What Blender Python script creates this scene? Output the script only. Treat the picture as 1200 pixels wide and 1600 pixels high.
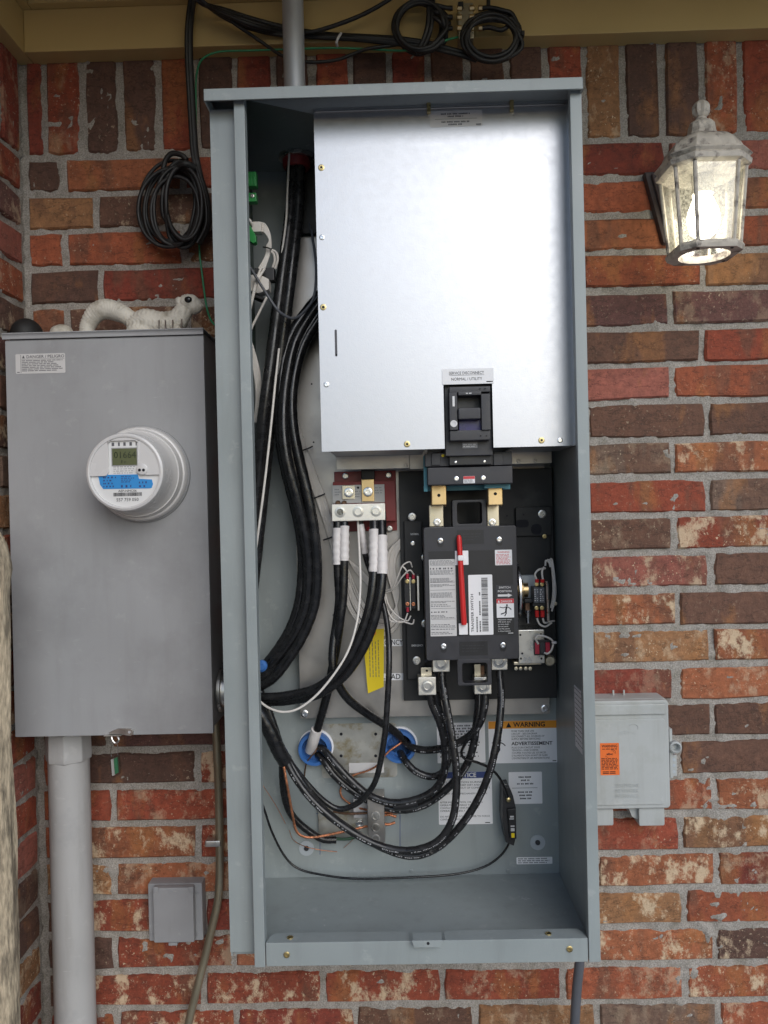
import bpy, bmesh, math, random
import numpy as np
from mathutils import Vector, Matrix
for o in list(bpy.data.objects): bpy.data.objects.remove(o)
SC = bpy.context.scene
COL = SC.collection
RAD = math.radians
# ------------------------------------------------------------------ camera
CAM = Vector((0.0, -1.44, 1.45))
FPX = 1250.0                      # focal length in pixels of the 1200x1600 picture
YAW, PITCH, ROLL = RAD(0.9), RAD(-0.3), RAD(-1.35)
CR = Matrix.Rotation(YAW, 3, 'Z') @ Matrix.Rotation(math.pi/2 + PITCH, 3, 'X') @ Matrix.Rotation(ROLL, 3, 'Z')
cd = bpy.data.cameras.new('camera'); co = bpy.data.objects.new('camera', cd); COL.objects.link(co)
cd.sensor_fit = 'VERTICAL'; cd.sensor_height = 24.0; cd.sensor_width = 18.0; cd.lens = FPX/1600*24.0
cd.clip_start = 0.02; cd.clip_end = 2000
co.matrix_world = Matrix.Translation(CAM) @ CR.to_4x4()
SC.camera = co
# ------------------------------------------------------------------ sky and sun
SUN_EL, SUN_AZ = RAD(30), RAD(24)           # azimuth: to the right of straight behind the camera
w = bpy.data.worlds.new('World'); SC.world = w; w.use_nodes = True
nt = w.node_tree; nt.nodes.clear()
sky = nt.nodes.new('ShaderNodeTexSky'); sky.sky_type = 'NISHITA'; sky.sun_disc = False
sky.sun_elevation = SUN_EL; sky.sun_rotation = math.pi - SUN_AZ
sky.dust_density = 0.6; sky.air_density = 1.0; sky.ozone_density = 1.0
bg = nt.nodes.new('ShaderNodeBackground'); bg.inputs['Strength'].default_value = 0.11
wo = nt.nodes.new('ShaderNodeOutputWorld')
nt.links.new(sky.outputs[0], bg.inputs[0]); nt.links.new(bg.outputs[0], wo.inputs[0])
sd = bpy.data.lights.new('sun', 'SUN'); sd.energy = 1.15; sd.angle = RAD(46); sd.color = (1.0, 0.975, 0.95)
so = bpy.data.objects.new('sun', sd); COL.objects.link(so)
sdir = Vector((math.sin(SUN_AZ)*math.cos(SUN_EL), -math.cos(SUN_AZ)*math.cos(SUN_EL), math.sin(SUN_EL)))
so.location = sdir*20
so.rotation_euler = sdir.to_track_quat('Z', 'Y').to_euler()
SC.view_settings.view_transform = 'Standard'; SC.view_settings.look = 'None'
SC.view_settings.gamma = 1.0; SC.view_settings.use_curve_mapping = False
SC.view_settings.exposure = 0.42
SC.render.engine = 'CYCLES'
# ------------------------------------------------------------------ measuring: a pixel of the photograph at depth Y is this point of the place
def at(px, py, Y):
    d = CR @ Vector(((px-600)/FPX, -(py-800)/FPX, -1.0))
    t = (Y-CAM.y)/d.y
    return CAM + d*t
def sc(Y): return (Y-CAM.y)/FPX             # metres per pixel at depth Y
def rect(px0, py0, px1, py1, Y):            # upright rectangle in the world from a measured one
    c = at((px0+px1)/2, (py0+py1)/2, Y); s = sc(Y)
    hw, hh = abs(px1-px0)/2*s, abs(py1-py0)/2*s
    return c.x-hw, c.x+hw, c.z-hh, c.z+hh
# ------------------------------------------------------------------ object helpers
def tag(o, label=None, cat=None, group=None, kind=None):
    if label: o['label'] = label
    if cat: o['category'] = cat
    if group: o['group'] = group
    if kind: o['kind'] = kind
    return o
ORG = {}
def thing(name, label, cat, loc, group=None):
    o = bpy.data.objects.new(name, None); COL.objects.link(o); o.location = loc
    o.empty_display_size = 0.05
    ORG[o.name] = Vector(loc)
    return tag(o, label, cat, group)
def cr_spline(P, m=8):
    P = [Vector(p) for p in P]; out = []
    Q = [P[0]*2-P[1]] + P + [P[-1]*2-P[-2]]
    for i in range(1, len(Q)-2):
        p0, p1, p2, p3 = Q[i-1], Q[i], Q[i+1], Q[i+2]
        for k in range(m):
            t = k/m
            out.append(0.5*((2*p1)+(p2-p0)*t+(2*p0-5*p1+4*p2-p3)*t*t+(3*p1-p0-3*p2+p3)*t*t*t))
    out.append(P[-1].copy()); return out
FONT = None
def text_mesh(s, size, align='LEFT', spacing=1.0, line=1.0, bold=0.0):
    c = bpy.data.curves.new('t', 'FONT'); c.body = s; c.size = size; c.align_x = align
    c.space_character = spacing; c.space_line = line; c.resolution_u = 2; c.offset = bold*size
    o = bpy.data.objects.new('t', c)
    me = o.to_mesh()
    v = [tuple(p.co) for p in me.vertices]; f = [tuple(p.vertices) for p in me.polygons]
    o.to_mesh_clear(); bpy.data.objects.remove(o); bpy.data.curves.remove(c)
    return v, f
class MB:
    def __init__(s): s.v = []; s.f = []
    def add(s, v, f):
        n = len(s.v); s.v += [tuple(p) for p in v]; s.f += [tuple(i+n for i in q) for q in f]; return s
    def box(s, x0, x1, y0, y1, z0, z1):
        if x0 > x1: x0, x1 = x1, x0
        if y0 > y1: y0, y1 = y1, y0
        if z0 > z1: z0, z1 = z1, z0
        v = [(x0,y0,z0),(x1,y0,z0),(x1,y1,z0),(x0,y1,z0),(x0,y0,z1),(x1,y0,z1),(x1,y1,z1),(x0,y1,z1)]
        return s.add(v, [(3,2,1,0),(4,5,6,7),(0,1,5,4),(1,2,6,5),(2,3,7,6),(3,0,4,7)])
    def pbox(s, px0, py0, px1, py1, yf, yb):            # pixel rectangle measured on its front face
        x0, x1, z0, z1 = rect(px0, py0, px1, py1, yf); return s.box(x0, x1, yf, yb, z0, z1)
    def prism(s, poly, y0, y1):                         # polygon (x,z), extruded from y0 (front) to y1
        n = len(poly)
        a = sum(poly[i][0]*poly[(i+1)%n][1]-poly[(i+1)%n][0]*poly[i][1] for i in range(n))
        if a < 0: poly = poly[::-1]
        v = [(p[0], y0, p[1]) for p in poly]+[(p[0], y1, p[1]) for p in poly]
        f = [tuple(range(n)), tuple(range(2*n-1, n-1, -1))]
        f += [(i, i+n, (i+1)%n+n, (i+1)%n) for i in range(n)]
        return s.add(v, f)
    def rbox(s, x0, x1, y0, y1, z0, z1, r, n=4):        # rounded outline plate
        return s.prism(rpoly(x0, x1, z0, z1, r, n), y0, y1)
    def frame(s, outer, inner, y0, y1):                 # two outlines with equal point counts
        n = len(outer)
        v = [(p[0],y0,p[1]) for p in outer]+[(p[0],y0,p[1]) for p in inner]+[(p[0],y1,p[1]) for p in outer]+[(p[0],y1,p[1]) for p in inner]
        f = []
        for i in range(n):
            j = (i+1)%n
            f += [(i,j,n+j,n+i), (2*n+j,2*n+i,3*n+i,3*n+j), (j,i,2*n+i,2*n+j), (n+i,n+j,3*n+j,3*n+i)]
        return s.add(v, f)
    def lathe(s, c, prof, axis='y', n=20, phase=0.0):   # profile (radius, height); axis y: height towards the viewer
        c = Vector(c); v = []; f = []
        for r, h in prof:
            for k in range(n):
                a = 2*math.pi*k/n+phase
                if axis == 'y': v.append((c.x+r*math.cos(a), c.y-h, c.z+r*math.sin(a)))
                elif axis == 'x': v.append((c.x+h, c.y+r*math.cos(a), c.z+r*math.sin(a)))
                else: v.append((c.x+r*math.cos(a), c.y+r*math.sin(a), c.z+h))
        m = len(prof)
        for i in range(m-1):
            for k in range(n):
                k2 = (k+1)%n
                f.append((i*n+k, i*n+k2, (i+1)*n+k2, (i+1)*n+k))
        f.append(tuple(range(n-1, -1, -1))); f.append(tuple(range((m-1)*n, m*n)))
        return s.add(v, f)
    def tube(s, P, r, n=10):
        P = [Vector(p) for p in P]; m = len(P)
        rs = r if isinstance(r, (list, tuple)) else [r]*m
        T = [(P[min(i+1, m-1)]-P[max(i-1, 0)]).normalized() for i in range(m)]
        u = T[0].orthogonal().normalized(); v = []; f = []
        for i in range(m):
            u = (u-T[i]*u.dot(T[i])); u = u.normalized() if u.length > 1e-9 else T[i].orthogonal().normalized()
            b = T[i].cross(u)
            for k in range(n):
                a = 2*math.pi*k/n
                v.append(P[i]+(u*math.cos(a)+b*math.sin(a))*rs[i])
        for i in range(m-1):
            for k in range(n):
                k2 = (k+1)%n
                f.append((i*n+k, i*n+k2, (i+1)*n+k2, (i+1)*n+k))
        f.append(tuple(range(n-1, -1, -1))); f.append(tuple(range((m-1)*n, m*n)))
        return s.add(v, f)
    def ell(s, c, r, n=16, m=10, M=None):
        c = Vector(c); v = []; f = []
        for i in range(m+1):
            th = math.pi*i/m
            for k in range(n):
                a = 2*math.pi*k/n
                p = Vector((r[0]*math.sin(th)*math.cos(a), r[1]*math.sin(th)*math.sin(a), r[2]*math.cos(th)))
                if M is not None: p = M @ p
                v.append(c+p)
        for i in range(m):
            for k in range(n):
                k2 = (k+1)%n
                f.append((i*n+k, (i+1)*n+k, (i+1)*n+k2, i*n+k2))
        return s.add(v, f)
    def text(s, string, x, z, Y, h, align='LEFT', rot=0.0, spacing=1.0, line=1.0, fit=None, bold=0.0, th=0.00025):
        size = h/0.70
        v, f = text_mesh(string, size, align, spacing, line, bold)
        if not v: return s
        if fit:
            w0 = max(p[0] for p in v)-min(p[0] for p in v)
            k = fit/w0 if w0 > 0 else 1
            v = [(p[0]*k, p[1], 0) for p in v]
        ca, sa = math.cos(rot), math.sin(rot)
        return s.add([(x+p[0]*ca-p[1]*sa, Y-th, z+p[0]*sa+p[1]*ca) for p in v], f)
    def ptext(s, string, px, py, Y, hpx, align='LEFT', rot=0.0, fit=None, **k):   # px,py = baseline point
        p = at(px, py, Y); q = sc(Y)
        return s.text(string, p.x, p.z, Y, hpx*q, align, rot, fit=fit*q if fit else None, **k)
    def print_rows(s, x0, x1, z0, z1, Y, rows, seed=0, fill=0.5, th=0.0003, ragged=0.35, wl=(0.004, 0.012)):
        rnd = random.Random(seed); ph = (z1-z0)/rows     # fine print too small to read: word-length marks
        for i in range(rows):
            zc = z1-ph*(i+0.5); x = x0; end = x1-rnd.random()*ragged*(x1-x0)
            while x < end-0.001:
                ww = min(rnd.uniform(*wl), end-x)
                n = max(1, int(ww/(ph*0.5)))
                for k in range(n):
                    a = x+ww*k/n; b = a+ww/n*0.72; hh = ph*fill*(0.5 if rnd.random() < .7 else 0.62)
                    s.add([(a,Y-th,zc-ph*fill*0.5),(b,Y-th,zc-ph*fill*0.5),(b,Y-th,zc+hh),(a,Y-th,zc+hh)], [(0,1,2,3)])
                x += ww+ph*0.45
        return s
    def build(s, name, mat, parent=None, bevel=0.0, seg=2, smooth=35, label=None, cat=None, group=None, kind=None):
        if parent is not None: org = ORG[parent.name]
        else:
            A = np.array(s.v); org = Vector(((A[:,0].min()+A[:,0].max())/2, (A[:,1].min()+A[:,1].max())/2, A[:,2].min()))
        me = bpy.data.meshes.new(name)
        me.from_pydata([(p[0]-org.x, p[1]-org.y, p[2]-org.z) for p in s.v], [], s.f)
        if bevel > 0:
            bm = bmesh.new(); bm.from_mesh(me)
            bmesh.ops.remove_doubles(bm, verts=bm.verts, dist=1e-6)
            es = [e for e in bm.edges if len(e.link_faces) == 2 and e.calc_face_angle(0) > RAD(40)]
            bmesh.ops.bevel(bm, geom=es, offset=bevel, offset_type='OFFSET', segments=seg, profile=0.5, affect='EDGES', clamp_overlap=True)
            bm.to_mesh(me); bm.free()
        if smooth:
            me.shade_smooth(); me.set_sharp_from_angle(angle=RAD(smooth))
        me.materials.append(M[mat] if isinstance(mat, str) else mat)
        o = bpy.data.objects.new(name, me); COL.objects.link(o)
        if parent is not None: o.parent = parent
        else: o.location = org
        if bevel > 0 and smooth: o.modifiers.new('weighted', 'WEIGHTED_NORMAL').keep_sharp = True
        ORG[o.name] = org
        return tag(o, label, cat, group, kind)
def rpoly(x0, x1, z0, z1, r, n=4):
    out = []
    for cx, cz, a0 in ((x1-r, z1-r, 0), (x0+r, z1-r, 90), (x0+r, z0+r, 180), (x1-r, z0+r, 270)):
        for k in range(n+1):
            a = RAD(a0+90*k/n); out.append((cx+r*math.cos(a), cz+r*math.sin(a)))
    return out
def px_path(pts, m=8): return cr_spline([at(*p) for p in pts], m)
# ------------------------------------------------------------------ materials
M = {}
def mat(name, col, rough=0.5, metal=0.0, var=0.12, vscale=25, bump=0.0, bscale=300, spec=0.5, rvar=0.1, col2=None, c2scale=8, c2lo=0.5, c2hi=0.7, coat=0.0, stretch=None, grime=0.0, gstretch=(5,5,.6), gcol=(.35,.33,.30)):
    m = bpy.data.materials.new(name); m.use_nodes = True; t = m.node_tree; N = t.nodes; L = t.links
    b = N['Principled BSDF']; b.inputs['Metallic'].default_value = metal; b.inputs['Roughness'].default_value = rough
    b.inputs['Specular IOR Level'].default_value = spec
    if coat: b.inputs['Coat Weight'].default_value = coat
    g = N.new('ShaderNodeNewGeometry')
    vec = g.outputs['Position']
    if stretch:
        mp = N.new('ShaderNodeMapping'); mp.inputs['Scale'].default_value = stretch; L.new(vec, mp.inputs['Vector']); vec = mp.outputs[0]
    n1 = N.new('ShaderNodeTexNoise'); n1.inputs['Scale'].default_value = vscale; n1.inputs['Detail'].default_value = 5
    L.new(vec, n1.inputs['Vector'])
    mr = N.new('ShaderNodeMapRange'); mr.inputs[1].default_value = 0.25; mr.inputs[2].default_value = 0.75
    mr.inputs[3].default_value = 1-var; mr.inputs[4].default_value = 1+var
    L.new(n1.outputs[0], mr.inputs[0])
    mx = N.new('ShaderNodeMix'); mx.data_type = 'RGBA'; mx.blend_type = 'MULTIPLY'; mx.inputs[0].default_value = 1
    mx.inputs[6].default_value = (*col, 1)
    if col2:
        n2 = N.new('ShaderNodeTexNoise'); n2.inputs['Scale'].default_value = c2scale; n2.inputs['Detail'].default_value = 6; n2.inputs['Roughness'].default_value = .65
        L.new(vec, n2.inputs['Vector'])
        r2 = N.new('ShaderNodeMapRange'); r2.inputs[1].default_value = c2lo; r2.inputs[2].default_value = c2hi; L.new(n2.outputs[0], r2.inputs[0])
        m2 = N.new('ShaderNodeMix'); m2.data_type = 'RGBA'; m2.inputs[6].default_value = (*col, 1); m2.inputs[7].default_value = (*col2, 1)
        L.new(r2.outputs[0], m2.inputs[0]); L.new(m2.outputs[2], mx.inputs[6])
    L.new(mr.outputs[0], mx.inputs[7]); res = mx.outputs[2]
    if grime:                                          # rain streaks, dust and small scuffs with shapes of their own
        for k, (stv, sc_, lo, hi, am, cc) in enumerate(((gstretch, 9, .50, .74, grime, gcol), ((1,1,1), 34, .60, .68, grime*.8, (.6,.6,.58)), ((1,1,9), 26, .675, .70, grime*1.3, (.7,.7,.7)))):
            mp = N.new('ShaderNodeMapping'); mp.inputs['Scale'].default_value = stv; mp.inputs['Location'].default_value = (k*3.1, k*1.7, 0); L.new(g.outputs['Position'], mp.inputs['Vector'])
            gn = N.new('ShaderNodeTexNoise'); gn.inputs['Scale'].default_value = sc_; gn.inputs['Detail'].default_value = 8; gn.inputs['Roughness'].default_value = .65; L.new(mp.outputs[0], gn.inputs['Vector'])
            gr = N.new('ShaderNodeMapRange'); gr.inputs[1].default_value = lo; gr.inputs[2].default_value = hi; gr.inputs[4].default_value = am; L.new(gn.outputs[0], gr.inputs[0])
            gm = N.new('ShaderNodeMix'); gm.data_type = 'RGBA'; L.new(gr.outputs[0], gm.inputs[0]); L.new(res, gm.inputs[6]); gm.inputs[7].default_value = (*[q*c_*1.6 for q, c_ in zip(cc, col)], 1) if k == 0 else (*cc, 1); res = gm.outputs[2]
    L.new(res, b.inputs['Base Color'])
    mr2 = N.new('ShaderNodeMapRange'); mr2.inputs[1].default_value = 0.3; mr2.inputs[2].default_value = 0.7
    mr2.inputs[3].default_value = max(0.02, rough-rvar); mr2.inputs[4].default_value = min(1, rough+rvar)
    L.new(n1.outputs[0], mr2.inputs[0]); L.new(mr2.outputs[0], b.inputs['Roughness'])
    if bump:
        n3 = N.new('ShaderNodeTexNoise'); n3.inputs['Scale'].default_value = bscale; n3.inputs['Detail'].default_value = 4; L.new(vec, n3.inputs['Vector'])
        bp = N.new('ShaderNodeBump'); bp.inputs['Strength'].default_value = bump; bp.inputs['Distance'].default_value = 0.002
        L.new(n3.outputs[0], bp.inputs['Height']); L.new(bp.outputs[0], b.inputs['Normal'])
    M[name] = m; return m
mat('grey_paint', (0.295,0.330,0.330), 0.42, var=0.09, vscale=9, bump=0.08, bscale=500, rvar=0.10, grime=.22)
mat('meter_paint', (0.335,0.34,0.348), 0.48, var=0.06, vscale=6, bump=0.04, bscale=450, col2=(0.25,0.25,0.255), c2scale=5, c2lo=.5, c2hi=.8, grime=.16)
mat('galv', (0.56,0.57,0.595), 0.44, 1.0, var=0.04, vscale=90, bump=0.05, bscale=520, rvar=0.03, grime=.025, gstretch=(6,1,.5))
mat('galv_plate', (0.40,0.38,0.36), 0.42, 1.0, var=0.10, vscale=30, bump=0.05, bscale=300, rvar=0.08)
mat('zinc', (0.62,0.61,0.58), 0.32, 1.0, var=0.10, vscale=80)
mat('bright_steel', (0.78,0.78,0.78), 0.25, 1.0, var=0.08, vscale=120)
mat('yellow_zinc', (0.62,0.50,0.25), 0.35, 1.0, var=0.15, vscale=150)
mat('tin_bar', (0.66,0.60,0.47), 0.36, 1.0, var=0.10, vscale=90)
mat('brass_bar', (0.68,0.50,0.26), 0.36, 1.0, var=0.14, vscale=60)
mat('lug', (0.80,0.77,0.70), 0.45, 1.0, var=0.06, vscale=90, bump=0.04, bscale=600)
mat('conduit_steel', (0.60,0.63,0.68), 0.38, 0.55, var=0.12, vscale=50, stretch=(1,1,0.2))
mat('emt_old', (0.42,0.38,0.28), 0.45, 0.85, var=0.2, vscale=40, stretch=(1,1,0.25), col2=(0.22,0.18,0.12), c2scale=20, c2lo=.52, c2hi=.75)
mat('black_plastic', (0.018,0.018,0.020), 0.45, var=0.2, vscale=60, bump=0.05, bscale=700)
mat('base_black', (0.012,0.012,0.013), 0.5, var=0.35, vscale=18, col2=(0.05,0.05,0.05), c2scale=7, c2lo=.58, c2hi=.8)
mat('charcoal', (0.033,0.033,0.039), 0.42, var=0.12, vscale=60, bump=0.08, bscale=900)
mat('charcoal_dark', (0.016,0.016,0.018), 0.4, var=0.2, vscale=40)
mat('cable_black', (0.012,0.012,0.013), 0.26, var=0.35, vscale=70, bump=0.12, bscale=120, rvar=0.12)
mat('cable_worn', (0.018,0.018,0.019), 0.28, var=0.4, vscale=70, bump=0.15, bscale=150, rvar=0.12, col2=(0.16,0.15,0.14), c2scale=55, c2lo=.64, c2hi=.76)
mat('coax', (0.016,0.015,0.015), 0.5, var=0.3, vscale=60, col2=(0.09,0.085,0.08), c2scale=30, c2lo=.6, c2hi=.8)
mat('tape_white', (0.74,0.70,0.68), 0.5, var=0.06, vscale=60, bump=0.3, bscale=160)
mat('wire_white', (0.72,0.68,0.63), 0.45, var=0.08, vscale=60)
mat('wire_grey', (0.10,0.105,0.12), 0.4, var=0.1)
mat('wire_green', (0.03,0.22,0.10), 0.45, var=0.15)
mat('green_dark', (0.02,0.06,0.03), 0.5, var=0.2)
mat('connector_green', (0.03,0.30,0.07), 0.4, var=0.1)
mat('circuit_board', (0.015,0.05,0.03), 0.4)
mat('copper', (0.62,0.26,0.14), 0.38, 0.9, var=0.3, vscale=160, bump=0.5, bscale=400, col2=(0.30,0.13,0.07), c2scale=60)
mat('copper_dark', (0.16,0.09,0.055), 0.5, 0.6, var=0.3, vscale=100)
mat('red_board', (0.26,0.028,0.028), 0.45, var=0.10)
mat('red_handle', (0.62,0.022,0.022), 0.38, var=0.05)
mat('red_print', (0.62,0.05,0.06), 0.5, var=0.05)
mat('red_ferrule', (0.45,0.02,0.05), 0.4)
mat('bushing_blue', (0.04,0.14,0.40), 0.42, var=0.12, vscale=60)
mat('barrier_teal', (0.05,0.22,0.28), 0.45)
mat('breaker_blue', (0.035,0.03,0.16), 0.3, var=0.3, vscale=70)
mat('label_blue', (0.03,0.26,0.62), 0.5, var=0.03)
mat('label_navy', (0.035,0.06,0.20), 0.5, var=0.03)
mat('label_white', (0.86,0.86,0.87), 0.6, var=0.03, vscale=12)
mat('label_grey', (0.60,0.59,0.58), 0.5, var=0.04, vscale=14)
mat('label_silver', (0.55,0.55,0.56), 0.4, 0.3, var=0.04)
mat('label_orange', (0.76,0.30,0.02), 0.5, var=0.03)
mat('sticker_orange', (0.80,0.16,0.025), 0.5, var=0.05)
mat('tag_yellow', (0.80,0.60,0.01), 0.42, var=0.04)
mat('ink', (0.02,0.02,0.025), 0.6, var=0.0, spec=0.15)
mat('ink_grey', (0.12,0.12,0.13), 0.6, var=0.0, spec=0.15)
mat('ink_faint', (0.30,0.30,0.31), 0.6, var=0.0, spec=0.15)
mat('ink_white', (0.75,0.75,0.75), 0.6, var=0.0, spec=0.15)
mat('pen_blue', (0.03,0.05,0.22), 0.6, var=0.0)
mat('pvc_grey', (0.425,0.42,0.412), 0.5, var=0.06, vscale=8, bump=0.03, bscale=300, col2=(0.33,0.33,0.335), c2scale=7, c2lo=.55, c2hi=.75, grime=.30)
mat('outlet_grey', (0.30,0.302,0.312), 0.5, var=0.08, vscale=14, bump=0.10, bscale=500, grime=.3)
mat('phone_plastic', (0.43,0.445,0.435), 0.5, var=0.05, vscale=9, bump=0.03, bscale=300, col2=(0.34,0.345,0.31), c2scale=11, c2lo=.5, c2hi=.78, grime=.3)
mat('meter_white', (0.64,0.63,0.62), 0.3, var=0.03, vscale=12, coat=0.2)
mat('meter_face', (0.72,0.72,0.71), 0.4, var=0.02)
mat('lcd', (0.12,0.135,0.07), 0.15, var=0.05)
mat('lcd_dark', (0.03,0.04,0.02), 0.3, var=0.0)
mat('meter_grey', (0.36,0.36,0.36), 0.3, var=0.05)
mat('resin', (0.60,0.57,0.50), 0.6, var=0.12, vscale=40, bump=0.35, bscale=160, col2=(0.26,0.23,0.17), c2scale=35, c2lo=.48, c2hi=.75, stretch=(1.0,1,1.0))
mat('black_gloss', (0.01,0.01,0.01), 0.15, var=0.0)
mat('dark_rubber', (0.012,0.012,0.012), 0.6, var=0.2)
mat('frieze_paint', (0.53,0.385,0.16), 0.5, var=0.07, vscale=6, bump=0.04, bscale=300)
mat('soffit_paint', (0.47,0.37,0.18), 0.5, var=0.06, vscale=8)
mat('roof_dark', (0.05,0.045,0.04), 0.9, var=0.3, bump=0.4, bscale=200)
mat('lamp_paint', (0.54,0.49,0.42), 0.55, var=0.18, vscale=90, bump=0.18, bscale=250, col2=(0.09,0.068,0.065), c2scale=44, c2lo=.50, c2hi=.66)
mat('lamp_dark', (0.05,0.035,0.035), 0.6, var=0.3, vscale=60, bump=0.1, bscale=200)
mat('wood_grey', (0.45,0.37,0.26), 0.85, var=0.45, vscale=170, bump=1.0, bscale=150, col2=(0.17,0.14,0.10), c2scale=48, c2lo=.46, c2hi=.64, stretch=(1.6,1.6,0.35))
mat('ground_concrete', (0.28,0.28,0.275), 0.9, var=0.15, vscale=3, bump=0.3, bscale=60)
mat('mortar', (0.365,0.335,0.30), 0.95, var=0.42, vscale=430, bump=1.0, bscale=520, spec=0.2, col2=(0.27,0.25,0.21), c2scale=34, c2lo=.5, c2hi=.70)
mat('galv_mottled', (0.50,0.49,0.45), 0.45, 0.9, var=0.2, vscale=30, col2=(0.30,0.24,0.12), c2scale=26, c2lo=.5, c2hi=.66)
mat('washer_grey', (0.42,0.46,0.49), 0.5, var=0.08)
def m_brick():
    m = bpy.data.materials.new('brick_clay'); m.use_nodes = True; t = m.node_tree; N = t.nodes; L = t.links
    b = N['Principled BSDF']; b.inputs['Specular IOR Level'].default_value = 0.35
    oi = N.new('ShaderNodeObjectInfo'); g = N.new('ShaderNodeNewGeometry')
    def noise(scale, detail=4, rough=.5, stretch=None, off=None):
        v = g.outputs['Position']
        mp = N.new('ShaderNodeMapping'); mp.inputs['Scale'].default_value = stretch or (1,1,1); L.new(v, mp.inputs['Vector'])
        n = N.new('ShaderNodeTexNoise'); n.inputs['Scale'].default_value = scale; n.inputs['Detail'].default_value = detail; n.inputs['Roughness'].default_value = rough
        ad = N.new('ShaderNodeVectorMath'); ad.operation = 'ADD'
        cm = N.new('ShaderNodeCombineXYZ'); ml = N.new('ShaderNodeMath'); ml.operation = 'MULTIPLY'; ml.inputs[1].default_value = 37.0+(off or 0)
        L.new(oi.outputs['Random'], ml.inputs[0]); L.new(ml.outputs[0], cm.inputs[1]); L.new(ml.outputs[0], cm.inputs[0])
        L.new(mp.outputs[0], ad.inputs[0]); L.new(cm.outputs[0], ad.inputs[1]); L.new(ad.outputs[0], n.inputs['Vector'])
        return n.outputs[0]
    def mrange(s, a, b2, c, d):
        r = N.new('ShaderNodeMapRange'); r.inputs[1].default_value = a; r.inputs[2].default_value = b2; r.inputs[3].default_value = c; r.inputs[4].default_value = d
        L.new(s, r.inputs[0]); return r.outputs[0]
    def mix(fac, A, B, mode='MIX'):
        x = N.new('ShaderNodeMix'); x.data_type = 'RGBA'; x.blend_type = mode
        for s, i in ((fac, 0), (A, 6), (B, 7)):
            if isinstance(s, (int, float)): x.inputs[i].default_value = s
            elif isinstance(s, tuple): x.inputs[i].default_value = (*s, 1)
            else: L.new(s, x.inputs[i])
        return x.outputs[2]
    def mul(a, b2):
        x = N.new('ShaderNodeMath'); x.operation = 'MULTIPLY'; x.use_clamp = True
        for s, i in ((a, 0), (b2, 1)):
            if isinstance(s, (int, float)): x.inputs[i].default_value = s
            else: L.new(s, x.inputs[i])
        return x.outputs[0]
    base = oi.outputs['Color']
    # vertical flashing bands from firing: browner and more orange
    bands = mrange(noise(17, 7, .55, (1,1,.30)), .54, .61, 0, .62)
    c = mix(bands, base, (0.17,0.085,0.055))
    bands2 = mrange(noise(14, 7, .55, (1,1,.4), 5), .56, .63, 0, .4)
    c = mix(bands2, c, (0.42,0.18,0.06))
    mott = mrange(noise(60, 12, .78), .28, .72, .55, 1.55)
    mm = N.new('ShaderNodeCombineColor')
    for i in range(3): L.new(mott, mm.inputs[i])
    c = mix(1.0, c, mm.outputs[0], 'MULTIPLY')
    dark = mrange(noise(150, 8, .7), .59, .70, 0, .6)
    c = mix(dark, c, (0.035,0.022,0.018))
    cr_ = noise(13, 8, .62, (1,1,2.2), 7); ab = N.new('ShaderNodeMath'); ab.operation = 'SUBTRACT'; ab.inputs[1].default_value = .5; L.new(cr_, ab.inputs[0])
    ab2 = N.new('ShaderNodeMath'); ab2.operation = 'ABSOLUTE'; L.new(ab.outputs[0], ab2.inputs[0])
    c = mix(mrange(ab2.outputs[0], 0, .012, .55, 0), c, (0.03,0.02,0.017))
    # lime splashes: large patches and fine spatter
    al = oi.outputs['Alpha']
    patch = mrange(noise(24, 9, .74, (1,1,.7), 3), .52, .60, 0, 1)
    pm = mul(patch, mrange(al, .12, .6, 0, 1))
    fine = mrange(noise(190, 4, .65), .62, .65, 0, 1)
    region = mrange(noise(20, 3, .5, None, 9), .45, .62, .12, 1)
    fm = mul(mul(fine, region), mrange(al, 0, .4, .15, 1))
    c = mix(mul(pm, .9), c, (0.74,0.57,0.38)); c = mix(fm, c, (0.76,0.61,0.42))
    L.new(c, b.inputs['Base Color'])
    L.new(mrange(noise(60), .3, .7, .6, .9), b.inputs['Roughness'])
    n3 = noise(70, 12, .80); bp = N.new('ShaderNodeBump'); bp.inputs['Strength'].default_value = 1.0; bp.inputs['Distance'].default_value = .005
    L.new(n3, bp.inputs['Height'])
    n4 = noise(11, 3, .6, (1,1,3.0), 2); bp2 = N.new('ShaderNodeBump'); bp2.inputs['Strength'].default_value = .5; bp2.inputs['Distance'].default_value = .004
    L.new(n4, bp2.inputs['Height']); L.new(bp.outputs[0], bp2.inputs['Normal']); L.new(bp2.outputs[0], b.inputs['Normal'])
    M['brick'] = m
m_brick()
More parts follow.
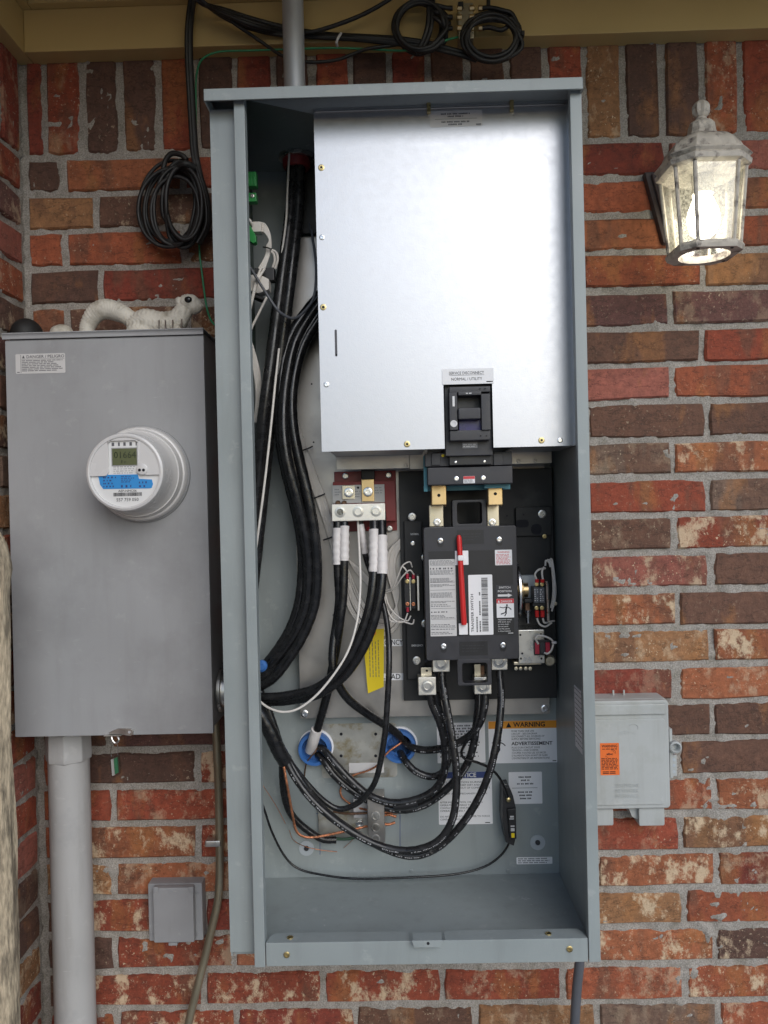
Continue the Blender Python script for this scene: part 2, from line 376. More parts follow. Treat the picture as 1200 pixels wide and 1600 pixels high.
def m_glass():
    m = bpy.data.materials.new('seeded_glass'); m.use_nodes = True; t = m.node_tree; N = t.nodes; L = t.links; N.clear()
    out = N.new('ShaderNodeOutputMaterial'); tr = N.new('ShaderNodeBsdfTransparent'); tl = N.new('ShaderNodeBsdfTranslucent'); gl = N.new('ShaderNodeBsdfGlossy')
    tr.inputs[0].default_value = (.9,.9,.86,1); tl.inputs[0].default_value = (.30,.29,.25,1); gl.inputs['Roughness'].default_value = .12
    g = N.new('ShaderNodeNewGeometry'); n = N.new('ShaderNodeTexNoise'); n.inputs['Scale'].default_value = 260; n.inputs['Detail'].default_value = 3
    L.new(g.outputs['Position'], n.inputs['Vector'])
    r = N.new('ShaderNodeMapRange'); r.inputs[1].default_value = .4; r.inputs[2].default_value = .65; r.inputs[3].default_value = .08; r.inputs[4].default_value = .42; L.new(n.outputs[0], r.inputs[0])
    m1 = N.new('ShaderNodeMixShader'); L.new(r.outputs[0], m1.inputs[0]); L.new(tr.outputs[0], m1.inputs[1]); L.new(tl.outputs[0], m1.inputs[2])
    m2 = N.new('ShaderNodeMixShader'); m2.inputs[0].default_value = .07; L.new(m1.outputs[0], m2.inputs[1]); L.new(gl.outputs[0], m2.inputs[2])
    L.new(m2.outputs[0], out.inputs[0]); M['glass'] = m
    m = bpy.data.materials.new('bulb_glow'); m.use_nodes = True; b = m.node_tree.nodes['Principled BSDF']
    b.inputs['Emission Color'].default_value = (1.0,.95,.83,1); b.inputs['Emission Strength'].default_value = 15
    M['bulb'] = m
    m = bpy.data.materials.new('clear_plastic'); m.use_nodes = True; t = m.node_tree; N = t.nodes; L = t.links; N.clear()
    out = N.new('ShaderNodeOutputMaterial'); tr = N.new('ShaderNodeBsdfTransparent'); gl = N.new('ShaderNodeBsdfGlossy'); gl.inputs['Roughness'].default_value = .1
    tr.inputs[0].default_value = (.80,.80,.79,1)
    m2 = N.new('ShaderNodeMixShader'); m2.inputs[0].default_value = .12; L.new(tr.outputs[0], m2.inputs[1]); L.new(gl.outputs[0], m2.inputs[2]); L.new(m2.outputs[0], out.inputs[0]); M['clear'] = m
m_glass()
def screw(parent, px, py, Y, rpx, m='bright_steel', name='screw', h=None):
    c = at(px, py, Y); r = rpx*sc(Y); h = h or r*0.6
    return MB().lathe(c, [(r, -0.0005), (r, h*.35), (r*.92, h*.45), (r*.66, h*.5), (r*.62, h), (r*.38, h), (r*.30, h*.55), (0.0001, h*.55)], n=14).build(name, m, parent)
# ================================================================== SETTING
g = MB(); S = 400
g.add([(-S,-S,0),(S,-S,0),(S,S,0),(-S,S,0)], [(0,1,2,3)])
g.build('ground', 'ground_concrete', kind='structure')
# ------------------------------------------------------------------ house: brick wall, return wall, frieze, soffit
house = thing('brick_house', 'red and brown brick house corner with grey mortar joints and beige eave trim', 'house', (0,0,0))
zj0 = at(990, 217, 0).z; zj23 = at(990, 1566, 0).z
CP = (zj0-zj23)/23                         # course pitch
XC = at(47, 700, 0).x                      # inner corner with the return wall
BP = 188.5*sc(0)                           # stretcher pitch
XE = at(1071, 1537, 0).x; XO = at(1124, 1590, 0).x
JT = 0.0105
XR = 1.35                                  # right end of the wall that is built
ZTOP = zj0 + 0.232
rng = np.random.RandomState(5)
def vnoise(X, Z, cell, seed):              # value noise on a grid
    r = np.random.RandomState(seed); n = 400; G = r.rand(n, n)
    x = X/cell+57; z = Z/cell+57; xi = np.floor(x).astype(int); zi = np.floor(z).astype(int)
    fx = x-xi; fz = z-zi; fx = fx*fx*(3-2*fx); fz = fz*fz*(3-2*fz)
    a = G[xi%n, zi%n]; b = G[(xi+1)%n, zi%n]; c = G[xi%n, (zi+1)%n]; d = G[(xi+1)%n, (zi+1)%n]
    return (a*(1-fx)+b*fx)*(1-fz)+(c*(1-fx)+d*fx)*fz
def mortar_grid(u0, u1, z0, z1, step, fn, name, parent):
    nu = int((u1-u0)/step)+1; nz = int((z1-z0)/step)+1
    U, Z = np.meshgrid(np.linspace(u0, u1, nu), np.linspace(z0, z1, nz), indexing='ij')
    D = 0.0046 + 0.0054*(vnoise(U, Z, .006, 1)-.5) + 0.0050*(vnoise(U, Z, .017, 2)-.5) + 0.0036*(vnoise(U, Z, .05, 3)-.5)
    D -= 0.016*np.clip(vnoise(U, Z, .011, 7)*.55+vnoise(U, Z, .06, 8)*.45-.80, 0, .12)/.12*.55   # smears left on the brick faces
    V = fn(U.ravel(), D.ravel(), Z.ravel())
    i = np.arange(nu-1)[:, None]*nz+np.arange(nz-1)[None, :]
    F = np.stack([i, i+nz, i+nz+1, i+1], -1).reshape(-1, 4)
    me = bpy.data.meshes.new(name); me.vertices.add(len(V)); me.vertices.foreach_set('co', V.ravel())
    me.loops.add(F.size); me.loops.foreach_set('vertex_index', F.ravel())
    me.polygons.add(len(F)); me.polygons.foreach_set('loop_start', np.arange(0, F.size, 4)); me.update(calc_edges=True)
    me.shade_smooth(); me.materials.append(M['mortar'])
    o = bpy.data.objects.new(name, me); COL.objects.link(o); o.parent = parent; ORG[o.name] = Vector((0,0,0)); return o
wall = mortar_grid(XC-0.03, XR, 0.35, ZTOP+0.02, 0.0055, lambda u, d, z: np.stack([u, d, z], -1), 'brick_wall', house)
rwall = mortar_grid(-1.3, 0.02, 0.35, ZTOP+0.02, 0.0065, lambda u, d, z: np.stack([XC-d, u, z], -1), 'return_wall', house)  # unseen near end lengthened to block sky and darken the left side
bk = MB().box(XC-0.3, XR, 0.012, 0.2, 0, ZTOP+0.3); bk.box(XC-0.3, XC-0.012, -1.3, 0.012, 0, ZTOP+0.3)
bk.build('wall_core', 'mortar', house, smooth=0)
def brick_verts(L, H, rnd):
    hw, hh = L/2, H/2; P = []
    for x, z in ((-1,-1),(-.35,-1),(.35,-1),(1,-1),(1,-.1),(1,1),(.35,1),(-.35,1),(-1,1),(-1,.1)):
        cx = abs(x) == 1 and abs(z) == 1
        P.append((x*hw+rnd.uniform(-1,1)*.0019-(x*.001 if cx else 0), z*hh+rnd.uniform(-1,1)*.0019-(z*.001 if cx else 0)))
    n = 10; V = []
    for k, (ins, y) in enumerate(((0.0030, 0.0), (0.0, 0.0042), (0.0, 0.028))):
        for x, z in P:
            V.append((x-math.copysign(min(ins, hw*.3), x) if abs(x) > hw*.6 else x, y+(rnd.uniform(-.0007,.0007) if k == 0 else 0), z-math.copysign(ins, z) if abs(z) > hh*.5 else z))
    F = [tuple(range(n))]
    for r in range(2):
        for i in range(n):
            j = (i+1)%n; F.append((r*n+i, (r+1)*n+i, (r+1)*n+j, r*n+j))
    return V, F
BM = {}
def brick_mesh(L, H, seed, side=0):
    key = (round(L, 3), round(H, 3), seed, side)
    if key not in BM:
        V, F = brick_verts(L, H, random.Random(seed*7919+int(L*1e4)))
        if side: V = [(-y, x, z) for x, y, z in V]          # turned to face +x
        me = bpy.data.meshes.new('brick'); me.from_pydata(V, [], F); me.materials.append(M['brick']); BM[key] = me
    return BM[key]
PAL = dict(R=(0.34,0.080,0.044), r=(0.26,0.058,0.038), O=(0.39,0.134,0.063), o=(0.38,0.108,0.053), B=(0.170,0.088,0.060), b=(0.140,0.076,0.057),
           P=(0.185,0.088,0.075), T=(0.36,0.180,0.085), K=(0.38,0.130,0.095), G=(0.21,0.135,0.098))
# kinds as photographed: course -> {index of the brick in the course: (kind, amount of lime splash)}
SEEN = {0:{0:'b0',1:'O1',2:'R1',5:'r0',6:'K1',7:'T9'}, 1:{0:'T1',1:'B4',2:'b0',5:'o0',6:'O0',7:'R1'}, 2:{0:'o1',1:'o1',5:'O0',6:'o0',7:'B2'}, 3:{0:'b0',1:'r0',5:'o1',6:'T1',7:'T0'},
 4:{0:'O2',1:'B3',5:'P1',6:'P2',7:'P0'}, 5:{0:'b0',5:'B0',6:'R0'}, 6:{5:'K0',6:'o1'}, 7:{5:'B1',6:'B0'}, 8:{5:'G2',6:'O5'}, 9:{5:'R1',6:'G1'}, 10:{5:'B2',6:'R5'}, 11:{5:'K4',6:'B0'},
 12:{5:'O6',6:'B1'}, 13:{5:'T3',6:'O6'}, 14:{5:'r2',6:'O3'}, 15:{5:'B1',6:'B1'}, 16:{1:'b1',2:'R5',5:'r1',6:'B0'}, 17:{0:'R1',1:'R3',5:'o3',6:'O4'}, 18:{0:'R2',1:'O7',2:'R6',5:'R2',6:'T8'},
 19:{0:'T6',1:'O3',5:'O9',6:'r3'}, 20:{0:'b1',1:'R7',2:'r1',5:'T9',6:'o1'}, 21:{0:'b1',1:'R3',5:'O8',6:'b5'}, 22:{0:'b2',1:'R6',2:'R9',3:'R9',4:'R3',5:'o3',6:'o7'},
 23:{0:'r2',1:'R6',2:'r6',3:'B2',4:'T3',5:'G2',6:'o4'}, -1:{}}
KINDS = 'RRrOooBbbPTKG'
def brick_obj(me, loc, kd, amt, parent):
    o = bpy.data.objects.new('brick', me); COL.objects.link(o); o.parent = parent; o.location = loc
    c = PAL[kd]; k = rng.uniform(.78, 1.04)
    o.color = (c[0]*k, c[1]*k, c[2]*k, amt); return o
def proj(p):
    d = CR.transposed() @ (Vector(p)-CAM); return 600+FPX*d.x/-d.z, 800-FPX*d.y/-d.z
REST = MB()
def put_brick(x0, x1, z0, z1, kd, amt, seed):
    L, H = x1-x0, z1-z0; cx, cz = (x0+x1)/2, (z0+z1)/2
    a = proj((x0,0,cz)); b = proj((x1,0,cz)); vis = b[0] > -5 and a[0] < 1205 and -45 < a[1] < 1645
    hid = (a[0] > 345 and b[0] < 905 and 160 < a[1] < 1480) or (a[0] > 40 and b[0] < 345 and 545 < a[1] < 1115)
    if vis and not hid:
        q = round(L/.004)*.004 if abs(L-(BP-JT)) > .004 else round(L, 2)
        brick_obj(brick_mesh(L if abs(L-(BP-JT)) > .006 else BP-JT, H, seed%9), (cx, 0.0+rng.uniform(-.0012,.0012), cz), kd, amt, wall)
    else:
        V, F = brick_verts(L, H, random.Random(seed)); REST.add([(v[0]+cx, v[1], v[2]+cz) for v in V], F)
seed = 100
for k in range(-0, 29):
    z1 = zj0-k*CP-JT/2; z0 = z1-CP+JT
    if z0 < 0.36: break
    xs = XE if k % 2 == 0 else XO
    n = int((xs-XC)/BP)+1; x = xs-n*BP; i = -1
    jit = rng.uniform(-.006, .006)
    edges = []
    while x < XR+BP: edges.append(x+rng.uniform(-.003,.003)+jit*.5); x += BP
    first = True; idx = 0
    for a, b in zip(edges[:-1], edges[1:]):
        a2 = max(a+JT/2, XC+.009); b2 = min(b-JT/2, XR)
        if b2-a2 < 0.02: continue
        s = SEEN.get(k, {}).get(idx)
        kd, amt = (s[0], int(s[1])/9) if s else (KINDS[rng.randint(len(KINDS))], rng.rand()**2*.8)
        seed += 1; put_brick(a2, b2, z0+rng.uniform(-.0012,.0012), z1+rng.uniform(-.0012,.0012), kd, amt, seed); idx += 1
# soldier course under the frieze
xs = at(1097, 150, 0).x; SP = 60.4*sc(0); k = -40
SOLD = {0:'r0',1:'R2',2:'b1',3:'b0',4:'R0',5:'b0',6:'r0',7:'b0',8:'R0',9:'b0',10:'r0',11:'B0',12:'B1',13:'b0',14:'R1',15:'T3',16:'b0',17:'b0',18:'o3',19:'R1'}
idx = 0
while xs+k*SP < XR:
    a = xs+k*SP+JT/2; b = a+SP-JT; k += 1
    if b < XC+0.02: continue
    a = max(a, XC+.009); s = SOLD.get(idx, 'R1'); idx += 1; seed += 1
    put_brick(a+rng.uniform(-.001,.001), b+rng.uniform(-.001,.001), zj0+JT/2, zj0+JT/2+0.206, s[0], int(s[1])/9, seed)
# return wall bricks, facing right
for k in range(-1, 29):
    z1 = zj0-k*CP-JT/2; z0 = z1-CP+JT
    if z0 < 0.36: break
    if k == -1: z0, z1 = zj0+JT/2, zj0+JT/2+.206
    y = -.009; j = 0
    while y > -1.28:
        Lb = (SP-JT) if k == -1 else (BP-JT if (j or k % 2) else BP*.45)
        if j == 0 and k != -1 and k % 2: Lb = BP*.82
        kd = KINDS[rng.randint(len(KINDS))]; amt = rng.rand()**2
        cy = y-Lb/2; pa = proj((XC, y, (z0+z1)/2))
        if j < (2 if k == -1 else 1) and -40 < pa[1] < 1640:
            brick_obj(brick_mesh(round(Lb, 4), z1-z0, (k*3+j) % 5, 1), (XC, cy, (z0+z1)/2), kd, amt, rwall)
        else:
            V, F = brick_verts(Lb, z1-z0, random.Random(k*50+j)); REST.add([(XC-v[1], v[0]+cy, v[2]+(z0+z1)/2) for v in V], F)
        y -= Lb+JT; j += 1
ro = REST.build('brick_courses', 'brick', house, smooth=0, kind='stuff'); ro.color = (0.22,0.07,0.04,.2)
# frieze board along both walls, channel and vented soffit
zf = at(990, 69, 0).z
MB().box(XC+.024, XR, -0.036, 0.006, zf, zf+0.075).build('frieze_board', 'frieze_paint', house, bevel=.002)
MB().box(XC-.004, XC+.0235, -0.70, 0.006, zf, zf+0.075).build('frieze_board', 'frieze_paint', house, bevel=.002)
MB().box(XC+.039, XR, -0.052, 0.006, zf+0.0752, zf+0.094).build('channel_trim', 'frieze_paint', house, bevel=.0025)
MB().box(XC-.004, XC+.0385, -0.70, 0.006, zf+0.0752, zf+0.094).build('channel_trim', 'frieze_paint', house, bevel=.0025)
sf = MB().box(XC-.02, XR, -0.70, 0.01, zf+0.112, zf+0.13).build('soffit', 'soffit_paint', house, smooth=0)  # unseen overhang widened to darken the top of the wall
x = XC+.03; i = 0
while x < XR-0.07:
    MB().box(x, x+.073, -0.695, -0.055, zf+0.100, zf+0.1115).build('soffit_panel', 'soffit_paint', sf, bevel=.003)
    x += .081
MB().box(XC-.3, XR+.1, -0.73, -0.702, zf+0.09, zf+0.25).build('fascia_board', 'frieze_paint', house, bevel=.003)
rf = MB(); rf.add([(XC-.4,-.78,zf+.24),(XR+.2,-.78,zf+.24),(XR+.2,1.4,zf+1.2),(XC-.4,1.4,zf+1.2),(XC-.4,-.78,zf+.27),(XR+.2,-.78,zf+.27),(XR+.2,1.4,zf+1.23),(XC-.4,1.4,zf+1.23)],
   [(3,2,1,0),(4,5,6,7),(0,1,5,4),(1,2,6,5),(2,3,7,6),(3,0,4,7)])
rf.build('roof', 'roof_dark', house, smooth=0)
# ================================================================== TRANSFER SWITCH ENCLOSURE
YF, YS, YB = -0.285, -0.266, -0.015
def mx(a, b, Y, ya=150, yb=1505): return (at(a, ya, Y).x+at(b, yb, Y).x)/2
EX0 = mx(328, 359, YS)                       # body, left outside
FX0 = mx(365, 397, YF); FX1 = mx(382.5, 413.5, YF)     # left flange
FX2 = mx(888, 923, YF); FX3 = mx(908, 940, YF)         # right flange
EZ0 = at(668, 1507, YF).z; EZ1 = at(640, 138, YF).z
EX1 = FX3-.002
encl = thing('electrical_enclosure', 'tall open grey steel electrical cabinet mounted on the brick wall, door removed', 'electrical cabinet', ((EX0+EX1)/2, YB, EZ0))
T = 0.0025
MB().box(EX0, EX1, YB, YB+.006, EZ0+.001, EZ1).build('back_panel', 'grey_paint', encl, smooth=0)
MB().box(EX0+.0005, EX0+.0005+T, YS+.003, YB-.0003, EZ0+.004, EZ1-.0005).build('side_panel', 'grey_paint', encl, smooth=0)
sidew = MB().box(EX1-T, EX1, YF+.0145, YB-.0003, EZ0+.002, EZ1-.0005).build('side_panel', 'grey_paint', encl, smooth=0)
MB().box(EX0+.004, EX1-T-.0003, YF+.03, YB-.0003, EZ0+.0025, EZ0+.005).build('floor_panel', 'grey_paint', encl, smooth=0)
MB().box(EX0, FX0+.004, YS, YS+.002, EZ0+.011, EZ1-.012).build('hinge_strip', 'grey_paint', encl, bevel=.0006)
MB().box(FX0, FX1, YF, YF+.019, EZ0-.001, EZ1).build('front_flange', 'grey_paint', encl, bevel=.0012)
MB().box(FX2, FX3, YF, YF+.014, EZ0-.0005, EZ1).build('front_flange', 'grey_paint', encl, bevel=.0012)
# drip lid on top
LX0 = at(318, 146, YF-.012).x; LX1 = at(911, 124, YF-.012).x
zl = EZ1
lid = MB().box(LX0, LX1, YF-.012, YB+.004, zl, zl+.0025); lid.box(LX0, LX1, YF-.012, YF-.0095, zl-.0145, zl); lid.box(LX0, LX0+.0025, YF-.0095, YF+.05, zl-.0145, zl); lid.box(LX1-.0025, LX1, YF-.0095, YB, zl-.0145, zl)
lid.build('drip_lid', 'grey_paint', encl, bevel=.001)
# bottom lip with notch
zt = EZ0+ (1507-1470)*sc(YF)
lip = MB().box(FX1+.0012, FX2-.0012, YF+.0005, YF+.003, EZ0, zt)
nx0 = at(640, 1465, YF).x; nx1 = at(695, 1465, YF).x
lipo = lip.build('bottom_lip', 'grey_paint', encl, bevel=.001)
for a, b, c0, c1 in ((FX1+.0012, nx0, 1, 0), (nx1, FX2-.0012, 0, 1)):
    r = .010; pl = []
    if c0: pl += [(a, YF+.002), (a+r*.4, YF+.02), (a+r, YF+.028)]
    else: pl += [(a, YF+.002), (a, YF+.022), (a+.006, YF+.028)]
    if c1: pl += [(b-r, YF+.028), (b-r*.4, YF+.02), (b, YF+.002)]
    else: pl += [(b-.006, YF+.028), (b, YF+.022), (b, YF+.002)]
    n = len(pl); v = [(x, y, zt) for x, y in pl]+[(x, y, zt-.002) for x, y in pl]
    f = [tuple(range(n))[::-1], tuple(range(n, 2*n))]+[(i, (i+1)%n, (i+1)%n+n, i+n) for i in range(n)]
    MB().add(v, f).build('lip_flange', 'grey_paint', lipo, bevel=.0004)
tb = MB(); x0, x1, z0, z1 = rect(643, 1469, 693, 1480, YF-.010)
tb.prism([(x0, z1), (x1, z1), (x1-.004, z0), (x0+.004, z0)], YF-.011, YF-.009); tb.box(x0+.002, x1-.002, YF-.0092, YF+.012, z1-.0015, z1-.0003)
tbo = tb.build('latch_tab', 'grey_paint', encl, bevel=.0005)
MB().lathe(at(669, 1474, YF-.0111), [(.0022,0),(.0022,.0004)], n=10).build('hole', 'ink', tbo)
for px, py in ((448, 1492), (890, 1483)): screw(encl, px, py, YF, 5, 'yellow_zinc', 'rivet_nut', h=.002)
for px, py in ((453, 1463), (857, 1455)):
    c = at(px, py, YF+.012); MB().lathe((c.x, YF+.014, zt), [(.0048,0),(.0046,.0014),(.0026,.0016),(.0024,-.001)], axis='z', n=12).build('rivet_nut', 'yellow_zinc', encl)
for px in (487, 643, 794): screw(encl, px, 1361, YB, 3, 'grey_paint', 'rivet')
screw(encl, 881, 1362, -.02, 4, 'grey_paint', 'rivet')
# mounting washers on the back panel
for px, py in ((479, 1325), (840, 1316)):
    c = at(px, py, YB); wz = MB().lathe(c, [(.0135,0),(.0135,.0016),(.0050,.0018),(.0048,.0008),(.0001,.0008)], n=24).build('mounting_washer', 'washer_grey', encl)
    MB().lathe((c.x, YB-.0008, c.z), [(.0044,0),(.0040,.0028),(.0001,.0032)], n=12).build('bolt_head', 'charcoal', wz)
# pen marks on the back panel
pm = MB()
for a in ((500,1270,500,1335),(625,1262,625,1338),(494,1271,506,1271),(617,1270,635,1270)):
    p, q = at(a[0],a[1],YB), at(a[2],a[3],YB); pm.tube([(p.x,YB-.0001,p.z),(q.x,YB-.0001,q.z)], .0005, 5)
pm.build('pen_line', 'pen_blue', encl)
# patched knockout plate behind the bushings
x0, x1, z0, z1 = rect(502, 1130, 620, 1215, YB-.0006)
MB().rbox(x0, x1, YB-.0012, YB-.0002, z0, z1, .006).build('patch_plate', 'galv_mottled', encl)
ph = encl
for px, py in ((533,1147),(587,1147),(533,1181),(587,1181)):
    MB().lathe(at(px, py, YB-.0013), [(.0028,0),(.0028,.0004)], n=10).build('hole', 'ink', encl)
MB().pbox(545, 1192, 600, 1208, YB-.0026, YB-.0013).build('tape_scrap', 'label_grey', encl, bevel=.0008)
# galvanised mounting plate and its edge
YP = -0.045
PX0 = mx(452, 469, YP, 400, 1115); PX1 = mx(842, 860, YP, 400, 1115)
PZ0 = at(665, 1119, YP).z; PZ1 = at(480, 369, YP).z
plate = MB().box(PX0, PX1, YP, YP+.002, PZ0, PZ1); plate.box(PX0+.0005, PX1-.0005, YP+.002, YB-.002, PZ0, PZ0+.002)
plate = plate.box(PX0, PX0+.002, YP+.002, YB-.002, PZ0+.003, PZ1).build('mounting_plate', 'galv_plate', encl, bevel=.0006)
for px, py in ((476, 1115), (851, 1107)): screw(plate, px, py, YP, 6, 'bright_steel', 'screw')
for px, py in ((487, 600), (490, 691), (521, 961), (495,745)): MB().lathe(at(px, py, YP-.0001), [(.0016,0),(.0016,.0003)], n=8).build('hole', 'ink', plate)
# plain black sheet above the mounting plate
x0 = at(468, 300, YP).x; x1 = at(640, 300, YP).x; z1 = at(480, 245, YP).z
MB().box(x0, x1, YP-.012, YP-.010, PZ1+.001, z1).build('black_sheet', 'base_black', encl)
# wide bracket rails below the dead front
for a in ((525, 700, 640, 733), (640, 700, 668, 733), (770, 696, 862, 725)):
    b = MB().pbox(a[0], a[1], a[2], a[3], -.115, -.112).build('rail_bracket', 'galv_plate', encl, bevel=.0008)
for px, py in ((634,707),(634,727),(810,703),(810,720),(836,703),(836,720)): screw(encl, px, py, -.1152, 3.4, 'galv_plate', 'screw', h=.0012)
def sticker(parent, px0, py0, px1, py1, Y, m='label_white', r=.0015, name='label_sticker', th=.0003):
    x0, x1, z0, z1 = rect(px0, py0, px1, py1, Y); return MB().rbox(x0, x1, Y-th, Y-.00005, z0, z1, r, 3).build(name, m, parent, smooth=0), (x0, x1, z0, z1)
def shock_man(mb, x, z, Y, h, th=.0006):             # falling figure pictogram
    def limb(pts, w): mb.tube([(x+p[0]*h, Y-th*.5, z+p[1]*h) for p in pts], w*h, 6)
    mb.lathe((x+.12*h, Y-.0002, z+.86*h), [(.085*h,0),(.085*h,th*.6)], n=10)
    limb([(.10,.74),(.02,.42)], .075); limb([(.10,.72),(-.22,.62),(-.55,.70)], .035); limb([(.12,.72),(.36,.60),(.50,.45)], .04)
    limb([(.02,.42),(-.05,.18),(-.45,.05)], .045); limb([(.05,.42),(.05,.12),(-.10,-.12)], .045)
# orange WARNING / ADVERTISSEMENT sticker
Ys = YB-.0002
s1, R1 = sticker(encl, 763.5, 1126, 870, 1192, Ys)
x0, x1, z0, z1 = R1; hb = (z1-z0)*.18
MB().box(x0+.0003, x1-.0003, Ys-.0006, Ys-.0003, z1-hb, z1-.0002).build('orange_band', 'label_orange', s1, smooth=0)
L = MB(); L.text('WARNING', x0+(x1-x0)*.60, z1-hb*.78, Ys-.0006, hb*.60, 'CENTER', bold=.022)
tx = x0+(x1-x0)*.26; L.prism([(tx, z1-hb*.85), (tx+hb*.7, z1-hb*.85), (tx+hb*.35, z1-hb*.18)], Ys-.0009, Ys-.0007)
W = x1-x0; H = z1-z0; lx = x0+W*.335
for i, (t, h, ft) in enumerate((('MORE THAN ONE LIVE', .042, .33), ('CIRCUIT - SEE DIAGRAM.', .042, .38), ('DISCONNECT ALL SOURCES OF', .042, .48), ('SUPPLY BEFORE SERVICING', .042, .42))):
    L.text(t, lx, z1-H*(.265+.062*i), Ys-.0003, H*h, fit=W*ft)
L.text('ADVERTISSEMENT', lx, z1-H*.575, Ys-.0003, H*.078, fit=W*.60, bold=.022)
for i, (t, ft) in enumerate((("PLUS D'UN CIRCUIT SOUS", .41), ("TENSION - VOIR SCHEMA", .39), ("COUPER TOUTES LES SOURCES", .50), ("D'ALIMENTATION AVANT DE FAIRE", .52), ("L'ENTRETIEN ET LES REPARATIONS", .55))):
    L.text(t, lx, z1-H*(.655+.063*i), Ys-.0003, H*.042, fit=W*ft)
shock_man(L, x0+W*.15, z0+H*.28, Ys-.0003, H*.30)
L.box(x0+W*.93, x0+W*.985, Ys-.0005, Ys-.0003, z0+H*.03, z0+H*.05)
L.build('lettering', 'ink', s1, smooth=0)
# small print sticker left of it
s2, (x0, x1, z0, z1) = sticker(encl, 683, 1129, 758, 1192, Ys)
L = MB(); L.print_rows(x0+.006, x1-.004, z0+(z1-z0)*.40, z1-.003, Ys-.0003, 8, 3, .5, ragged=.2); L.print_rows(x0+.005, x1-.006, z0+.008, z0+(z1-z0)*.3, Ys-.0003, 2, 4, .3, ragged=.4); L.build('fine_print', 'ink_grey', s2, smooth=0)
# blue NOTICE sticker
s3, (x0, x1, z0, z1) = sticker(encl, 685, 1205.5, 769, 1288, Ys)
W = x1-x0; H = z1-z0; hb = H*.125
MB().box(x0+.0003, x1-.0003, Ys-.0006, Ys-.0003, z1-hb, z1-.0002).build('blue_band', 'label_navy', s3, smooth=0)
MB().text('NOTICE', (x0+x1)/2, z1-hb*.82, Ys-.0006, hb*.66, 'CENTER', bold=.02).build('heading', 'ink_white', s3, smooth=0)
L = MB()
NT = ['TAKE PRECAUTION DURING', 'INSTALLATION. KEEP DIRT AND METAL', 'DRILLINGS ETC, OUT OF COMPONENTS.', '', 'DO NOT AVOID MECHANISM GUARDS.', '', '', 'AFTER INSTALLATION, USE MANUAL', 'OPERATING HANDLE TO MOVE', 'CONTACTOR TO ENSURE THAT IT', 'OPERATES FREELY.', '', 'DO NOT USE A SCREWDRIVER TO FORCE', 'CONTACTOR POSITION.']
NF = [.8,.92,.94,0,.88,0,0,.8,.74,.72,.48,0,.92,.5]
for i, t in enumerate(NT):
    if t: L.text(t, x0+W*.025, z1-H*(.215+.054*i), Ys-.0003, H*.032, fit=W*NF[i])
L.box(x0+W*.86, x0+W*.95, Ys-.0005, Ys-.0003, z0+H*.02, z0+H*.035)
L.build('lettering', 'ink', s3, smooth=0)
# white square label and narrow strip label
s4, (x0, x1, z0, z1) = sticker(encl, 795, 1206, 847, 1256, Ys)
L = MB(); H = z1-z0; W = x1-x0
for i, (zc, ww) in enumerate(((.84,.40),(.74,.26),(.63,.50),(.37,.46),(.27,.38),(.17,.34))):
    L.print_rows(x0+W*(.5-ww/2), x0+W*(.5+ww/2), z0+H*(zc-.035), z0+H*(zc+.035), Ys-.0003, 1, 20+i, .6, ragged=0)
L.box(x0+W*.1, x0+W*.86, Ys-.0005, Ys-.0003, z0+H*.495, z0+H*.505); L.build('fine_print', 'ink', s4, smooth=0)
s5, (x0, x1, z0, z1) = sticker(encl, 807, 1339, 863, 1350, Ys)
MB().print_rows(x0+.003, x1-.003, z0+.001, z1-.001, Ys-.0003, 3, 33, .5, ragged=.15).build('fine_print', 'ink_grey', s5, smooth=0)
# EMERGENCY and LOAD strips on the mounting plate
Yq = YP-.0002
for t, a, tx in (('EMERGENCY', (557, 999, 630, 1010), 569), ('LOAD', (578, 1052, 632, 1063), 594)):
    q, (x0, x1, z0, z1) = sticker(encl, *a, Yq, 'label_white', .0004)
    MB().ptext(t, 597 if t == 'LOAD' else 580, a[3]-1.6, Yq-.0003, 8.2, fit=28 if t == 'LOAD' else 49, bold=.008).build('lettering', 'ink', q, smooth=0)
# long paper label on the inside of the right wall
def side_label(y0, y1, z0, z1, nm, sd):
    X = EX1-T-.0003
    o = MB().box(X-.0012, X, y0, y1, z0, z1).build('label_sticker', 'label_white', encl, smooth=0)
    L = MB(); rnd = random.Random(sd); n = int((z1-z0)/.0075)
    for i in range(n):
        z = z1-.003-(z1-z0-.006)*i/n; y = y0+.003
        while y < y1-.006:
            ww = min(rnd.uniform(.004,.012), y1-.003-y)
            L.add([(X-.0015,y,z-.0012),(X-.0015,y,z),(X-.0015,y+ww,z),(X-.0015,y+ww,z-.0012)], [(0,1,2,3)]); y += ww+.002
    L.build('fine_print', 'ink_grey', o, smooth=0)
zz = lambda py: at(915, py, -.24).z
side_label(-.262, -.175, zz(1185), zz(1085), 'a', 1); side_label(-.262, -.225, zz(1225), zz(1188), 'b', 2)
